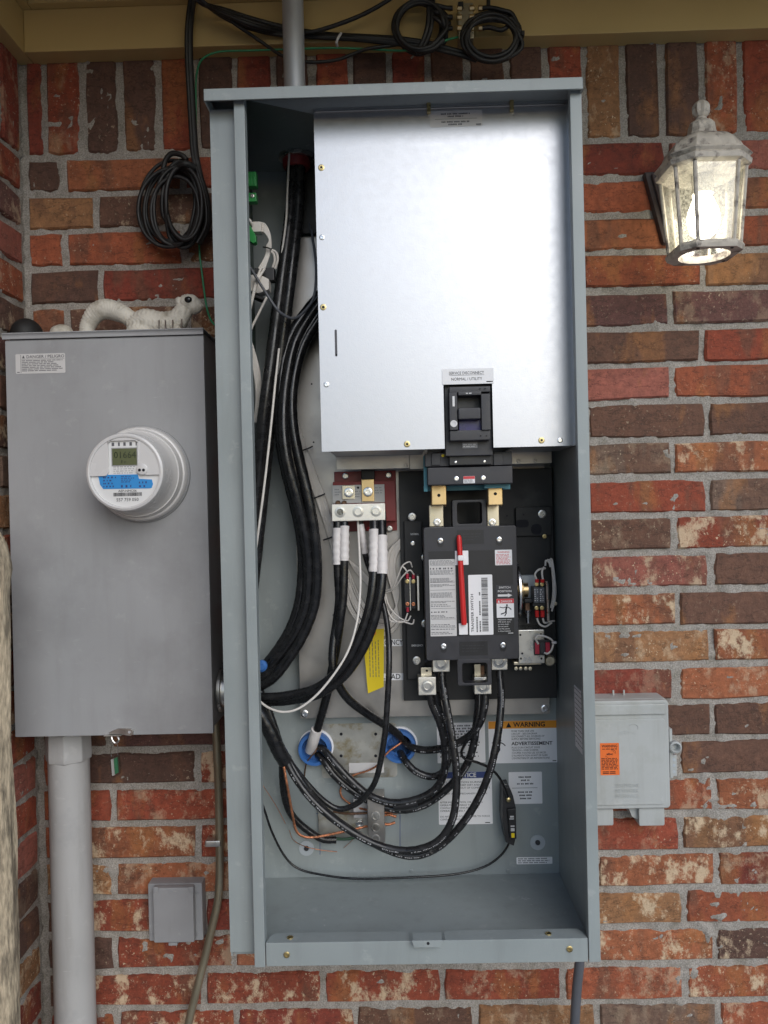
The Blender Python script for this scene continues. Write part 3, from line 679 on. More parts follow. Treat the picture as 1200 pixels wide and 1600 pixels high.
# ------------------------------------------------------------------ dead front cover (shiny galvanised)
YD = -0.236
dz1 = at(690, 160, YD).z; dz0 = at(700, 701, YD).z
DX0 = mx(489.5, 503, YD, 160, 705); DX1 = mx(888, 897, YD, 160, 700)
cut = rect(694, 600, 770, 706, YD)
dead = thing('dead_front_cover', 'shiny galvanised steel cover sheet filling the upper part of the open cabinet', 'metal cover', ((DX0+DX1)/2, YD, dz0))
c = MB().box(DX0, cut[0], YD, YD+.0018, dz0, dz1); c.box(cut[0], cut[1], YD, YD+.0018, cut[3], dz1); c.box(cut[1], DX1, YD, YD+.0018, dz0, dz1)
mb = bmesh.new()
c.build('cover_sheet', 'galv', dead, smooth=0)
MB().box(DX0+.012, cut[0]-.03, YD+.002, -.118, dz0, dz0+.0018).build('bottom_return', 'galv', dead, smooth=0)
MB().box(cut[1]+.03, DX1-.001, YD+.002, -.118, dz0, dz0+.0018).build('bottom_return', 'galv', dead, smooth=0)
MB().box(DX1-.0016, DX1, YD-.008, YD-.0002, dz0, dz1-.012).build('edge_fold', 'galv', dead, bevel=.0004)
xa = at(500, 172, YD).x
MB().tube([(DX0+.003, YD-.0015, at(492,176,YD).z), (DX1-.004, YD-.0015, at(492,176,YD).z)], .0016, 8).build('top_hem', 'galv_plate', dead)
for px, py in ((502,262),(505,480),(636,694),(846,688)):
    o = screw(dead, px, py, YD, 5, 'yellow_zinc', 'rivet_nut', h=.0018); MB().lathe(at(px, py, YD-.0012), [(.0022,0),(.0022,.0006)], n=10).build('hole', 'ink', o)
for px, py in ((503,371),(510,601),(875,688)): screw(dead, px, py, YD, 4.2, 'bright_steel', 'rivet', h=.0018)
for px, py in ((670,163),(800,160)):
    o = MB().pbox(px-3, py-10, px+3, py+12, YD-.007, YD-.0005).build('hook_tab', 'yellow_zinc', dead, bevel=.0008)
    screw(dead, px, py+16, YD, 2.6, 'zinc', 'rivet', h=.001)
x0, x1, z0, z1 = rect(523.2, 515, 526.8, 556, YD)
slot = MB().rbox(x0, x1, YD-.0004, YD-.0001, z0, z1, .0015, 3).build('slot', 'ink_grey', dead)
c0 = at(525.5, 555, YD); MB().lathe((c0.x, YD-.0004, c0.z), [(.0018,0),(.0018,.0003)], n=8).build('hole', 'ink', dead)
q, (x0, x1, z0, z1) = sticker(dead, 672, 173, 753, 198, YD, 'label_grey', .0006)
W = x1-x0; H = z1-z0; L = MB()
for i, (zc, ww) in enumerate(((.80,.56),(.64,.30),(.30,.54),(.14,.28))): L.print_rows(x0+W*(.49-ww/2), x0+W*(.49+ww/2), z0+H*(zc-.07), z0+H*(zc+.07), YD-.0003, 1, 50+i, .62, ragged=0, wl=(.006,.014))
L.box(x0+W*.1, x0+W*.9, YD-.0005, YD-.0003, z0+H*.485, z0+H*.50); L.box(x0+W*.88, x0+W*.98, YD-.0005, YD-.0003, z0+H*.08, z0+H*.15)
L.build('fine_print', 'ink_grey', q, smooth=0)
q, (x0, x1, z0, z1) = sticker(dead, 691, 576, 771, 600, YD-.0008, 'label_white', .0008)
L = MB(); H = z1-z0; W = x1-x0
L.text('SERVICE DISCONNECT', (x0+x1)/2-.002, z0+H*.63, YD-.0011, H*.19, 'CENTER', fit=W*.68); L.box(x0+W*.14, x0+W*.82, YD-.0014, YD-.0011, z0+H*.57, z0+H*.585)
L.text('NORMAL / UTILITY', (x0+x1)/2-.002, z0+H*.24, YD-.0011, H*.19, 'CENTER', fit=W*.60); L.box(x0+W*.86, x0+W*.98, YD-.0014, YD-.0011, z0+H*.10, z0+H*.16)
L.build('lettering', 'ink', q, smooth=0)
# ------------------------------------------------------------------ service disconnect breaker
brk = thing('circuit_breaker', 'black main circuit breaker poking through the shiny cover with red and white sticker below', 'circuit breaker', at(731, 765, -.19))
MB().pbox(695, 601.5, 769, 712, -.222, -.14).build('case', 'charcoal', brk, bevel=.0015)
yb = -.246
fr = MB().pbox(702, 604, 766, 613, yb+.006, -.221).pbox(702, 613, 715, 672, yb, -.221).pbox(752, 615, 766, 672, yb, -.221).pbox(703, 672, 766, 688, yb+.004, -.221)
fr.build('front_frame', 'charcoal', brk, bevel=.0012)
MB().pbox(716, 613, 752, 672, -.2235, -.2215).build('window_recess', 'black_plastic', brk)
MB().pbox(716, 611.5, 752, 617.5, yb-.003, -.223).build('toggle_bar', 'charcoal', brk, bevel=.001)
MB().pbox(716, 637, 751, 655, yb-.006, -.223).build('toggle', 'charcoal', brk, bevel=.002)
MB().pbox(717, 656, 752, 673, -.232, -.2237).build('blue_window', 'breaker_blue', brk, bevel=.001)
c = at(709, 662, yb); MB().lathe(c, [(.0052,0),(.0052,.0012),(.0028,.0012),(.0028,.0003),(.0001,.0003)], n=18).build('trip_ring', 'label_silver', brk)
MB().pbox(707, 619, 710.5, 635, yb-.0006, yb-.0001).build('slot_mark', 'label_silver', brk)
x0, x1, z0, z1 = rect(728, 613, 738, 616, yb-.003); MB().print_rows(x0, x1, z0, z1, yb-.003, 1, 7, .6, ragged=0, wl=(.003,.005)).build('fine_print', 'ink_white', brk, smooth=0)
for px, py in ((750,607),(758,607),(751,681),(760,681)): MB().lathe(at(px, py, yb+.004), [(.0011,0),(.0011,.0007)], n=8).build('hole', 'ink', brk)
MB().pbox(722.5, 691.5, 746, 700, -.2228, -.2222).build('rating_plate', 'ink_faint', brk)
x0, x1, z0, z1 = rect(724, 693, 744, 699, -.2229); MB().print_rows(x0, x1, z0, z1, -.2229, 2, 8, .5, ragged=.1, wl=(.003,.006)).build('fine_print', 'ink_white', brk, smooth=0)
y2 = -.200
MB().pbox(664, 707, 800, 728, y2, -.12).build('terminal_body', 'charcoal', brk, bevel=.0015)
MB().pbox(674, 708, 688, 727, y2-.003, y2).build('rib', 'charcoal', brk, bevel=.001); MB().pbox(771, 708, 786, 727, y2-.003, y2).build('rib', 'charcoal', brk, bevel=.001)
MB().pbox(702, 702, 768, 726.5, y2-.012, y2).build('rating_block', 'charcoal_dark', brk, bevel=.0012)
tc = MB().pbox(668, 729, 801, 757, y2-.004, -.12).build('terminal_cover', 'charcoal', brk, bevel=.002)
for px, py in ((713,748),(755,747)): screw(brk, px, py, y2-.004, 4, 'bright_steel')
for px, py in ((712,722),(757,721)): screw(brk, px, py, y2-.012, 2, 'bright_steel')
c = at(692, 712, y2); MB().lathe(c, [(.0024,0),(.0024,.0012),(.0001,.0018)], n=10).build('yellow_dot', 'tag_yellow', brk)
q, (x0, x1, z0, z1) = sticker(brk, 724, 744, 742, 755, y2-.0042, 'label_white', .0006)
MB().box(x0+.0002, x1-.0002, y2-.0049, y2-.0045, z0+(z1-z0)*.6, z1-.0002).build('red_band', 'red_print', q, smooth=0)
MB().print_rows(x0+.001, x1-.001, z0+.0008, z0+(z1-z0)*.55, y2-.0045, 3, 61, .5).build('fine_print', 'ink_grey', q, smooth=0)
tb = MB().pbox(662, 712, 667.5, 768, -.186, -.184); tb.pbox(662, 758, 797, 766, -.152, -.150); tb.pbox(757, 755, 797, 762.5, -.186, -.184); tb.build('insulating_barrier', 'barrier_teal', brk)
for px0, px1 in ((673.5, 698), (762, 786)):
    b = MB().pbox(px0, 757, px1, 790, -.172, -.166); x0, x1, z0, z1 = rect(px0, 757, px1, 790, -.172)
    b.box(x0, x1, -.166, -.135, z0, z0+.005)
    bo = b.build('bus_bar', 'brass_bar', brk, bevel=.0022, seg=3); MB().lathe(at((px0+px1)/2, 774 if px0 < 700 else 771.5, -.1721), [(.0026,0),(.0026,.0004)], n=12).build('hole', 'ink', bo)
# ================================================================== TRANSFER SWITCH
ts = thing('transfer_switch', 'black automatic transfer switch with red handle and white stickers inside the open cabinet', 'transfer switch', at(748, 1095, -.06))
YT = -.060
x0, x1, z0, z1 = rect(627, 734, 866, 1093, YT)
MB().box(x0, x1, YT, YP-.0004, z0, z1).build('base_plate', 'base_black', ts, bevel=.001)
MB().pbox(634, 814, 662, 1062, YT-.010, YT-.0003).build('side_rail', 'base_black', ts, bevel=.0015)
MB().pbox(806, 830, 862, 1040, YT-.006, YT-.0003).build('side_rail', 'base_black', ts, bevel=.0015)
MB().pbox(806, 792, 862, 838, YT-.012, YT-.0062).build('terminal_plate', 'base_black', ts, bevel=.002)
for px, py, r in ((644,807.5,6.5),(847,803,6.5),(651,1032,6.5),(664,871,6),(664,974,6)): screw(ts, px, py, YT-.0105 if py < 1000 and px < 700 else YT-.012, r, 'zinc', 'bolt_head', h=.003)
for px, py in ((645,849),(851,838)): screw(ts, px, py, YT-.0105 if px < 700 else YT-.0125, 3.6, 'bright_steel' if px < 700 else 'yellow_zinc', 'screw')
screw(ts, 666, 1033, YT-.0102, 3, 'charcoal')
for t, px, py, wd in (('NORMAL', 648, 836, 13), ('EMERGENCY', 652, 1010, 18)):
    MB().ptext(t, px, py, YT-.0102, 3.0, 'CENTER', fit=wd, bold=.01).build('lettering', 'ink_white', ts, smooth=0)
for px, py, rx, rz in ((816,818,.011,.0065),(838,827,.009,.009)):
    c = at(px, py, YT-.0121); MB().rbox(c.x-rx, c.x+rx, YT-.0126, YT-.0121, c.z-rz, c.z+rz, rz*.8).build('opening', 'ink', ts)
for px, py in ((792,806),(818,804)): MB().lathe(at(px, py, YT-.0123), [(.0016,0),(.0016,.0003)], n=8).build('hole', 'ink', ts)
# cover with handle frames top and bottom
YC = -.150
x0, x1, z0, z1 = rect(664, 822.5, 809, 1031, YC)
MB().rbox(x0, x1, YC, YT-.03, z0, z1, .004).build('cover', 'charcoal', ts, bevel=.0014)
a = rect(707, 781, 760, 823.5, YC)
MB().frame(rpoly(*a[:2], *a[2:], .003), rpoly(a[0]+.0075, a[1]-.0072, a[2]+.0052, a[3]-.0040, .004), YC, YC+.035).build('handle_frame', 'charcoal', ts, bevel=.0006)
a = rect(715, 1030, 768, 1071, YC)
MB().frame(rpoly(*a[:2], *a[2:], .003), rpoly(a[0]+.0075, a[1]-.0065, a[2]+.0040, a[3]-.0060, .004), YC, YC+.02).build('handle_frame', 'charcoal', ts, bevel=.0006)
x0, x1, z0, z1 = rect(671, 860, 802, 993, YC-.0002)
MB().box(x0, x1, YC-.0008, YC-.0001, z0, z1).build('label_panel', 'charcoal_dark', ts, smooth=0)
for a in ((714, 828, 756, 850), (718, 1002, 762, 1024)):
    x0, x1, z0, z1 = rect(*a, YC); q = MB().box(x0, x1, YC-.0006, YC-.0001, z0, z1).build('moulded_panel', 'charcoal_dark', ts, smooth=0)
    L = MB()
    for i in range(3): L.print_rows(x0+.004, x1-.004, z0+(z1-z0)*(.25+.2*i), z0+(z1-z0)*(.37+.2*i), YC-.0006, 1, 70+i, .5, wl=(.003,.006))
    L.build('fine_print', 'charcoal', q, smooth=0)
for px, py in ((688,845),(780,843),(693,1010),(786,1008)):
    c = at(px, py+3, YC); q = MB().rbox(c.x-.0050, c.x+.0050, YC-.0004, YC-.0001, c.z-.0072, c.z+.0072, .0048).build('slot', 'charcoal_dark', ts)
    screw(ts, px, py, YC-.0004, 4.6, 'bright_steel', h=.0032)
Yc = YC-.0009
q, (x0, x1, z0, z1) = sticker(ts, 671.5, 874, 712.5, 994, Yc, 'label_grey', .001)
L = MB(); W = x1-x0; H = z1-z0
for (za, zb, rows, rg) in ((.93,.99,4,.15),(.86,.90,1,0),(.80,.86,4,.2),(.70,.76,5,.25),(.64,.68,3,.5),(.50,.57,5,.25),(.43,.46,2,.6),(.38,.42,2,.5),(.30,.33,1,.5),(.23,.28,3,.5),(.12,.16,2,.5),(.08,.10,1,.1),(.02,.06,2,.3)):
    L.print_rows(x0+.0015, x1-.0015, z0+H*za, z0+H*zb, Yc-.0003, rows, int(za*100), .5, ragged=rg, wl=(.002,.006))
for zl_ in (.92,.70,.60,.36,.22,.11): L.box(x0+.0012, x1-.0012, Yc-.0006, Yc-.0004, z0+H*zl_, z0+H*zl_+.0004)
L.build('fine_print', 'ink_grey', q, smooth=0)
q, (x0, x1, z0, z1) = sticker(ts, 732.5, 898, 770, 992, Yc, 'label_white', .0015)
W = x1-x0; H = z1-z0; L = MB()
L.text('TRANSFER SWITCH', x0+W*.19, z0+H*.05, Yc-.0003, W*.105, rot=math.pi/2, fit=H*.63, bold=.012)
for xx, a, b in ((.30,.05,.31),(.43,.05,.22),(.43,.33,.56),(.43,.66,.70)):
    y = z0+H*a; rnd = random.Random(int(xx*100+a*10))
    while y < z0+H*b:
        ww = rnd.uniform(.0016,.003); L.add([(x0+W*xx,Yc-.0006,y),(x0+W*(xx+.055),Yc-.0006,y),(x0+W*(xx+.055),Yc-.0006,y+ww*.7),(x0+W*xx,Yc-.0006,y+ww*.7)], [(0,1,2,3)]); y += ww
rnd = random.Random(9); y = z0+H*.06
while y < z0+H*.95:
    t_ = rnd.choice((.0004,.0004,.0008,.0011)); L.add([(x0+W*.54,Yc-.0006,y),(x0+W*.80,Yc-.0006,y),(x0+W*.80,Yc-.0006,y+t_),(x0+W*.54,Yc-.0006,y+t_)], [(0,1,2,3)]); y += t_+rnd.choice((.0004,.0006,.0009))
L.build('lettering', 'ink', q, smooth=0)
q, (x0, x1, z0, z1) = sticker(ts, 773.5, 859, 800, 883, Yc, 'label_white', .001)
L = MB(); L.text('WARNING', (x0+x1)/2, z0+(z1-z0)*.80, Yc-.0003, .0026, 'CENTER', fit=(x1-x0)*.7, bold=.01); L.print_rows(x0+.002, x1-.002, z0+.001, z0+(z1-z0)*.74, Yc-.0003, 8, 81, .5, ragged=.15, wl=(.002,.006)); L.build('lettering', 'red_print', q, smooth=0)
# switch position arrow, danger pictogram
q, (x0, x1, z0, z1) = sticker(ts, 775, 914, 802, 934, Yc, 'charcoal', .0006)
L = MB(); W = x1-x0; H = z1-z0
L.text('SWITCH', (x0+x1)/2, z0+H*.73, Yc-.0003, H*.16, 'CENTER', fit=W*.66, bold=.01); L.text('POSITION', (x0+x1)/2, z0+H*.44, Yc-.0003, H*.16, 'CENTER', fit=W*.78, bold=.01)
L.prism([(x0+W*.1,z0+H*.10),(x0+W*.68,z0+H*.10),(x0+W*.68,z0+H*.03),(x0+W*.93,z0+H*.19),(x0+W*.68,z0+H*.34),(x0+W*.68,z0+H*.27),(x0+W*.1,z0+H*.27)], Yc-.0006, Yc-.0003); L.build('lettering', 'ink_white', q, smooth=0)
q, (x0, x1, z0, z1) = sticker(ts, 776, 935.5, 803, 965, Yc, 'label_white', .0006)
W = x1-x0; H = z1-z0
MB().box(x0+.0001, x1-.0001, Yc-.0006, Yc-.0003, z0+H*.76, z1-.0001).build('red_band', 'red_print', q, smooth=0)
L = MB(); L.text('DANGER', x0+W*.58, z0+H*.80, Yc-.0006, H*.13, 'CENTER', fit=W*.66, bold=.01); L.prism([(x0+W*.06,z0+H*.80),(x0+W*.20,z0+H*.80),(x0+W*.13,z0+H*.94)], Yc-.0009, Yc-.0007); L.build('heading', 'ink_white', q, smooth=0)
L = MB(); shock_man(L, x0+W*.52, z0+H*.16, Yc-.0003, H*.58); L.build('pictogram', 'ink', q, smooth=0)
q, (x0, x1, z0, z1) = sticker(ts, 777, 965.5, 803, 991, Yc, 'charcoal_dark', .0004)
L = MB(); W = x1-x0; H = z1-z0
for i, (t, ft) in enumerate((('Hazardous voltage.', .84), ('Will shock, burn,', .76), ('or cause death.', .66), ('Do not touch', .60), ('until ALL power', .70), ('is disconnected.', .74))): L.text(t, x0+W*.05, z1-H*(.13+.14*i), Yc-.0003, H*.075, fit=W*ft, bold=.006)
L.box(x0+W*.64, x0+W*.95, Yc-.0006, Yc-.0004, z0+H*.05, z0+H*.09); L.build('lettering', 'ink_white', q, smooth=0)
# red manual handle with white clips
h0, h1 = at(717, 836, YC-.008), at(725, 976, YC-.008)
h = MB().tube([h0, h0.lerp(h1,.02), h0.lerp(h1,.05), h1.lerp(h0,.03), h1], [.0022,.0036,.0042,.0046,.0040], 14)
h.build('red_handle', 'red_handle', ts)
MB().pbox(711, 860.5, 732, 883, YC-.003, YC-.0009).build('handle_clip', 'label_white', ts, bevel=.001)
cl = at(720.5, 872, YC-.014); MB().box(cl.x-.0052, cl.x+.0052, YC-.0135, YC-.003, cl.z-.0045, cl.z+.0045).build('clip_bridge', 'label_white', ts, bevel=.002)
MB().pbox(717, 974, 731, 992, YC-.004, YC-.0009).build('handle_clip', 'label_white', ts, bevel=.001)
# upper copper straps into the switch
for px0, px1, sx in ((670.5, 693, 683), (761, 780, 769)):
    MB().pbox(px0, 789, px1, 823, -.128, -.122).build('bus_strap', 'tin_bar', ts, bevel=.0015); screw(ts, sx, 816, -.128, 6, 'bright_steel', 'bolt', h=.005)
# lugs below
def lug(parent, px0, py0, px1, py1, Y, cx, cy, r, m='lug', d=.03):
    b = MB().pbox(px0, py0, px1, py1, Y, Y+d).build('terminal_lug', m, parent, bevel=.0016)
    c = at(cx, cy, Y); q = r*sc(Y)
    MB().lathe(c, [(q*1.25,0),(q*1.25,.0006),(q,.0007),(q*.95,.0022),(q*.66,.0026),(q*.60,.0004),(.0001,.0004)], n=20).build('set_screw', 'zinc', b); return b
lug(ts, 676, 1024, 703, 1050, -.118, 690, 1036, 9)
lug(ts, 768, 1022, 793, 1047, -.118, 780.5, 1033, 9)
lug(ts, 653.5, 1058, 681.5, 1086.5, -.105, 668, 1072, 8.5)
lug(ts, 741, 1058, 768, 1085, -.105, 755, 1072, 8.5)
MB().pbox(657.5, 1043, 675, 1059, -.088, -.084).build('bus_strap', 'tin_bar', ts, bevel=.001); MB().pbox(741, 1038, 751, 1059, -.088, -.084).build('bus_strap', 'tin_bar', ts, bevel=.001); MB().pbox(745, 1040, 757, 1060, -.082, -.078).build('bus_strap', 'copper_dark', ts, bevel=.001)
MB().lathe(at(667, 1048, -.0881), [(.002,0),(.002,.0004)], n=8).build('hole', 'ink', ts)
# auxiliary contact blocks on the left with ring terminals
for px in (636, 645.5):
    MB().pbox(px-3.8, 903, px+3.8, 951, -.098, -.071).build('contact_block', 'black_plastic', ts, bevel=.0008)
    screw(ts, px+.5, 908.5, -.0985, 3.6, 'yellow_zinc', 'terminal_screw'); screw(ts, px+.5, 944, -.0985, 3.2, 'copper', 'terminal_screw')
    MB().tube([at(px+.5, 896, -.100), at(px+.5, 904, -.1)], .0026, 10).build('wire_ferrule', 'red_ferrule', ts)
MB().tube([at(637, 949, -.100), at(637, 956, -.1)], .0024, 10).build('wire_ferrule', 'red_ferrule', ts)
MB().pbox(652, 900, 655, 954, -.104, -.071).build('bracket_edge', 'lug', ts, bevel=.0004); MB().pbox(640.3, 902, 641.5, 954, -.1, -.071).build('bracket_edge', 'zinc', ts)
# solenoid motor side on the right
dc = at(812, 925, -.115)
dl = MB(); n = 28
dl.lathe((dc.x-.003, -.085, dc.z), [(.047,0),(.048,.001),(.048,.004),(.047,.005)], axis='x', n=n); dl.build('drive_disc', 'bright_steel', ts)
MB().lathe((dc.x-.006, -.085, dc.z), [(.020,0),(.020,.014),(.012,.016),(.012,.024)], axis='x', n=18).build('drive_hub', 'brass_bar', ts)
MB().pbox(814, 899, 837, 942, -.080, -.067).build('motor_bracket', 'washer_grey', ts, bevel=.001)
MB().pbox(820, 936, 833, 942, -.1005, -.08).build('relay_block', 'black_plastic', ts, bevel=.001)
MB().pbox(821, 942, 828, 962, -.095, -.075).build('coil_core', 'copper_dark', ts, bevel=.001)
sp = at(825, 968, -.095); MB().lathe((sp.x, -.095, sp.z-.006), [(.0035,0),(.0040,.002),(.0032,.010),(.0045,.018),(.0060,.022)], axis='z', n=14).build('plunger', 'bright_steel', ts)
MB().pbox(810, 984, 851, 1037, -.112, -.068).build('solenoid_frame', 'zinc', ts, bevel=.0016)
MB().pbox(803, 1034, 846, 1039, -.105, -.07).build('solenoid_foot', 'tin_bar', ts, bevel=.001)
for i, px in enumerate((806,813,821,828)): MB().lathe(at(px, 1044, -.09), [(.0030,0),(.0030,.004),(.0016,.0042)], n=10).build('terminal_nut', 'tin_bar', ts)
for px, py in ((813,992),(845,991),(816,1021),(814,1029),(846,1029)): MB().lathe(at(px, py, -.1121), [(.0018,0),(.0018,.0004)], n=8).build('hole', 'ink', ts)
sb = at(858, 1031, -.09); MB().lathe(sb, [(.009,0),(.009,.008),(.007,.010)], n=16).build('pivot_pin', 'tin_bar', ts)
MB().pbox(835, 1000, 861, 1024, -.118, -.1122).build('coil_block', 'black_plastic', ts, bevel=.001)
for px in (839.5, 856): MB().pbox(px-3.4, 1004, px+3.4, 1022, -.1215, -.118).build('coil_terminal', 'red_ferrule', ts, bevel=.0006)
MB().pbox(844, 1004, 852, 1020, -.1205, -.118).build('coil_face', 'charcoal', ts, bevel=.0006)
# limit switches
for px in (838.5, 847):
    MB().pbox(px-4.2, 918, px+4, 942, -.116, -.085).build('limit_switch', 'wire_grey', ts, bevel=.0008)
    for py in (913, 950):
        screw(ts, px, py, -.112, 3.4, 'yellow_zinc', 'terminal_screw')
    MB().tube([at(px+.5, 905, -.113), at(px+.5, 910, -.113)], .0034, 10).build('wire_ferrule', 'red_handle', ts); MB().tube([at(px+.5, 954, -.113), at(px+.8, 964, -.113)], .0034, 10).build('wire_ferrule', 'red_handle', ts)
    x0, x1, z0, z1 = rect(px-3.4, 920, px+3.2, 940, -.1161); MB().print_rows(x0, x1, z0, z1, -.1161, 6, int(px), .4, wl=(.002,.004)).build('fine_print', 'ink_white', ts, smooth=0)
MB().pbox(833, 942, 852, 947, -.110, -.085).build('switch_base', 'black_plastic', ts)
MB().tube([at(854, 908, -.122), at(855, 915, -.122), at(857, 970, -.122)], .0024, 10).build('link_rod', 'zinc', ts)
screw(ts, 868, 943, -.1, 3, 'tin_bar', 'link_pin')
# ------------------------------------------------------------------ neutral terminal block on its red board
nb = thing('neutral_block', 'neutral terminal block with three big set screws on a dark red board', 'terminal block', at(565, 815, -.06))
rb = MB().pbox(523, 736, 619.5, 830, -.052, YP-.0004).pbox(520.5, 752, 618, 815, -.072, -.0525); rb.build('red_board', 'red_board', nb, bevel=.001)
for px, py in ((539.5,744),(607,742.5),(608.5,826)): screw(nb, px, py, -.0525, 5, 'zinc')
c = at(575.5, 826, -.0525); MB().lathe(c, [(.0035,0),(.0033,.002),(.0001,.003)], n=12).build('rivet', 'red_print', nb)
MB().pbox(519.5, 757.5, 601, 786, -.0735, -.0722).build('label_plate', 'label_grey', nb, bevel=.0006)
for a in ((523,763,534,775),(555,766,564,778),(586,760,600,772)):
    x0, x1, z0, z1 = rect(*a, -.0736); MB().print_rows(x0, x1, z0, z1, -.0736, 3, a[0], .35).build('fine_print', 'ink_faint', nb, smooth=0)
MB().pbox(534.5, 758.5, 554.5, 780, -.0765, -.0737).build('bar_pad', 'tin_bar', nb, bevel=.0008); screw(nb, 545, 769.5, -.0766, 7.6, 'bright_steel', 'bolt', h=.007)
MB().pbox(565, 748.5, 584.5, 783.5, -.0775, -.0737).build('copper_link', 'brass_bar', nb, bevel=.0008); screw(nb, 575, 768.5, -.0776, 7.6, 'bright_steel', 'bolt', h=.007)
MB().pbox(564, 705, 585, 749, -.085, -.079).build('insulated_link', 'dark_rubber', nb, bevel=.002)
lb = MB().pbox(518, 787, 602, 814, -.108, -.073).build('lug_bar', 'lug', nb, bevel=.0014)
for px, py in ((531.5,800),(559.5,799.5),(587.5,798.5)):
    c = at(px, py, -.108); MB().lathe(c, [(.0095,0),(.0095,.0005),(.0080,.0006),(.0078,.0020),(.0056,.0022),(.0054,-.003),(.0001,-.003)], n=24).build('set_screw', 'zinc', lb)
for px in (528.5, 538): MB().lathe(at(px, 786, -.09), [(.0045,0),(.0045,.006),(.003,.008)], n=12).build('bolt_head', 'copper_dark', nb)
MB().lathe(at(559.5, 762, -.0737), [(.0021,0),(.0021,.0004)], n=8).build('hole', 'ink', nb)
# ------------------------------------------------------------------ ground bar
gb = thing('ground_bar', 'tinned ground lug block with bare copper wires at the bottom of the cabinet', 'ground lug', at(590, 1315, YB))
MB().pbox(497, 1262, 585, 1312, YB-.006, YB-.0006).build('base_strap', 'galv_mottled', gb, bevel=.001)
MB().pbox(574, 1244, 601, 1318, -.060, -.022).build('lug_body', 'galv_plate', gb, bevel=.0018)
for py in (1275, 1293.5, 1311):
    c = at(587, py, -.060); MB().lathe(c, [(.0078,0),(.0076,.0008),(.0056,.0009),(.0052,-.001),(.0001,-.001)], n=18).build('set_screw', 'zinc', gb)
MB().pbox(552, 1248, 574, 1278, -.032, -.022).build('tag_plate', 'label_silver', gb, bevel=.0008)
screw(gb, 562, 1286, YB-.0065, 6, 'bright_steel', 'bolt', h=.008)
x0, x1, z0, z1 = rect(554, 1245, 572, 1254, -.0321); MB().print_rows(x0, x1, z0, z1, -.0321, 2, 5, .5).build('fine_print', 'ink', gb, smooth=0)
# ------------------------------------------------------------------ conduit bushings
def bushing(px, py, label):
    c = at(px, py, YB); o = thing('conduit_bushing', label, 'bushing', (c.x, YB, c.z), 'blue conduit bushings')
    MB().lathe((c.x+.0012, YB, c.z+.0012), [(.0315,0),(.0315,.004),(.027,.0042)], n=28).build('locknut', 'label_white', o)
    MB().lathe((c.x, YB-.0042, c.z), [(.0298,0),(.0298,.010),(.0285,.0135),(.0230,.0138),(.0218,.008),(.0216,-.003),(.0001,-.003)], n=32).build('ring', 'bushing_blue', o)
    MB().lathe((c.x, YB-.0022, c.z), [(.0214,0),(.0213,.0006)], n=24).build('conduit_mouth', 'copper_dark', o)
bushing(493, 1167, 'blue plastic conduit bushing on the left, holding a cable wrapped in white tape')
bushing(624, 1163, 'blue plastic conduit bushing on the right with bare copper wire coming out')
# ------------------------------------------------------------------ small breaker module hanging by its wires
sb = thing('small_breaker', 'small narrow black breaker module hanging beside the white square label', 'breaker', at(797, 1322, -.03))
def rot_box(px0, py0, px1, py1, yf, ybk): return MB().pbox(px0, py0, px1, py1, yf, ybk)
MB().prism([(at(a,b,-.06).x, at(a,b,-.06).z) for a,b in ((786,1232),(796,1230),(802,1244),(806,1262),(807,1305),(803,1322),(790,1316),(785,1280))], -.060, -.018).build('case', 'black_plastic', sb, bevel=.0012)
MB().prism([(at(a,b,-.066).x, at(a,b,-.066).z) for a,b in ((793,1264),(805,1263),(807,1310),(797,1312))], -.068, -.0605).build('front_face', 'charcoal_dark', sb, bevel=.001)
for a in ((797,1275,803,1277.5),(796,1279,803,1280.5),(798,1290,804,1292),(798,1294,804,1299),(799,1302,804,1309)):
    MB().pbox(*a, -.0692, -.0681).build('print_mark', 'label_silver' if a[1] < 1300 else 'tag_yellow', sb, bevel=.0002)
c = at(794, 1248, -.061); MB().lathe(c, [(.0040,0),(.0040,.006),(.0024,.007)], n=12).build('terminal_screw', 'yellow_zinc', sb)
MB().pbox(786, 1225, 793, 1234, -.045, -.03).build('clip', 'clear', sb, bevel=.001)
# ------------------------------------------------------------------ control board on the left inner wall
cb = thing('control_board', 'control circuit board with green plugs peeking out behind the left cabinet flange', 'circuit board', at(384, 470, -.15))
bx = EX0+.004
MB().box(at(374,300,-.15).x-.0016, at(374,300,-.15).x, -.22, -.03, at(380,560,-.15).z, at(380,240,-.15).z).build('board', 'circuit_board', cb)
MB().pbox(374, 268, 400.5, 291, -.150, -.135).build('green_plug', 'connector_green', cb, bevel=.0012)
for i in range(3): MB().pbox(386+i*4.6, 270, 389.4+i*4.6, 289, -.1515, -.150).build('plug_rib', 'connector_green', cb, bevel=.0005)
MB().pbox(374, 301, 400.5, 315, -.150, -.135).build('green_plug', 'connector_green', cb, bevel=.0012); screw(cb, 394, 306, -.150, 3.4, 'zinc')
MB().prism([(at(a,b,-.15).x, at(a,b,-.15).z) for a,b in ((376,350),(390,351),(399,366),(400,378),(395,380),(384,370),(376,364))], -.150, -.135).build('green_plug', 'connector_green', cb, bevel=.0008)
MB().pbox(393, 346, 408, 362, -.148, -.130).build('white_plug', 'wire_white', cb, bevel=.001)
MB().pbox(398, 418, 428, 438, -.14, -.12).build('black_plug', 'black_plastic', cb, bevel=.001)
MB().prism([(at(a,b,-.15).x, at(a,b,-.15).z) for a,b in ((384,430),(404,428),(420,436),(420,452),(404,458),(384,452))], -.150, -.125).build('white_plug', 'wire_white', cb, bevel=.001)
MB().prism([(at(a,b,-.14).x, at(a,b,-.14).z) for a,b in ((384,450),(402,462),(414,466),(410,470),(384,460))], -.146, -.12).build('black_plug', 'black_plastic', cb, bevel=.001)
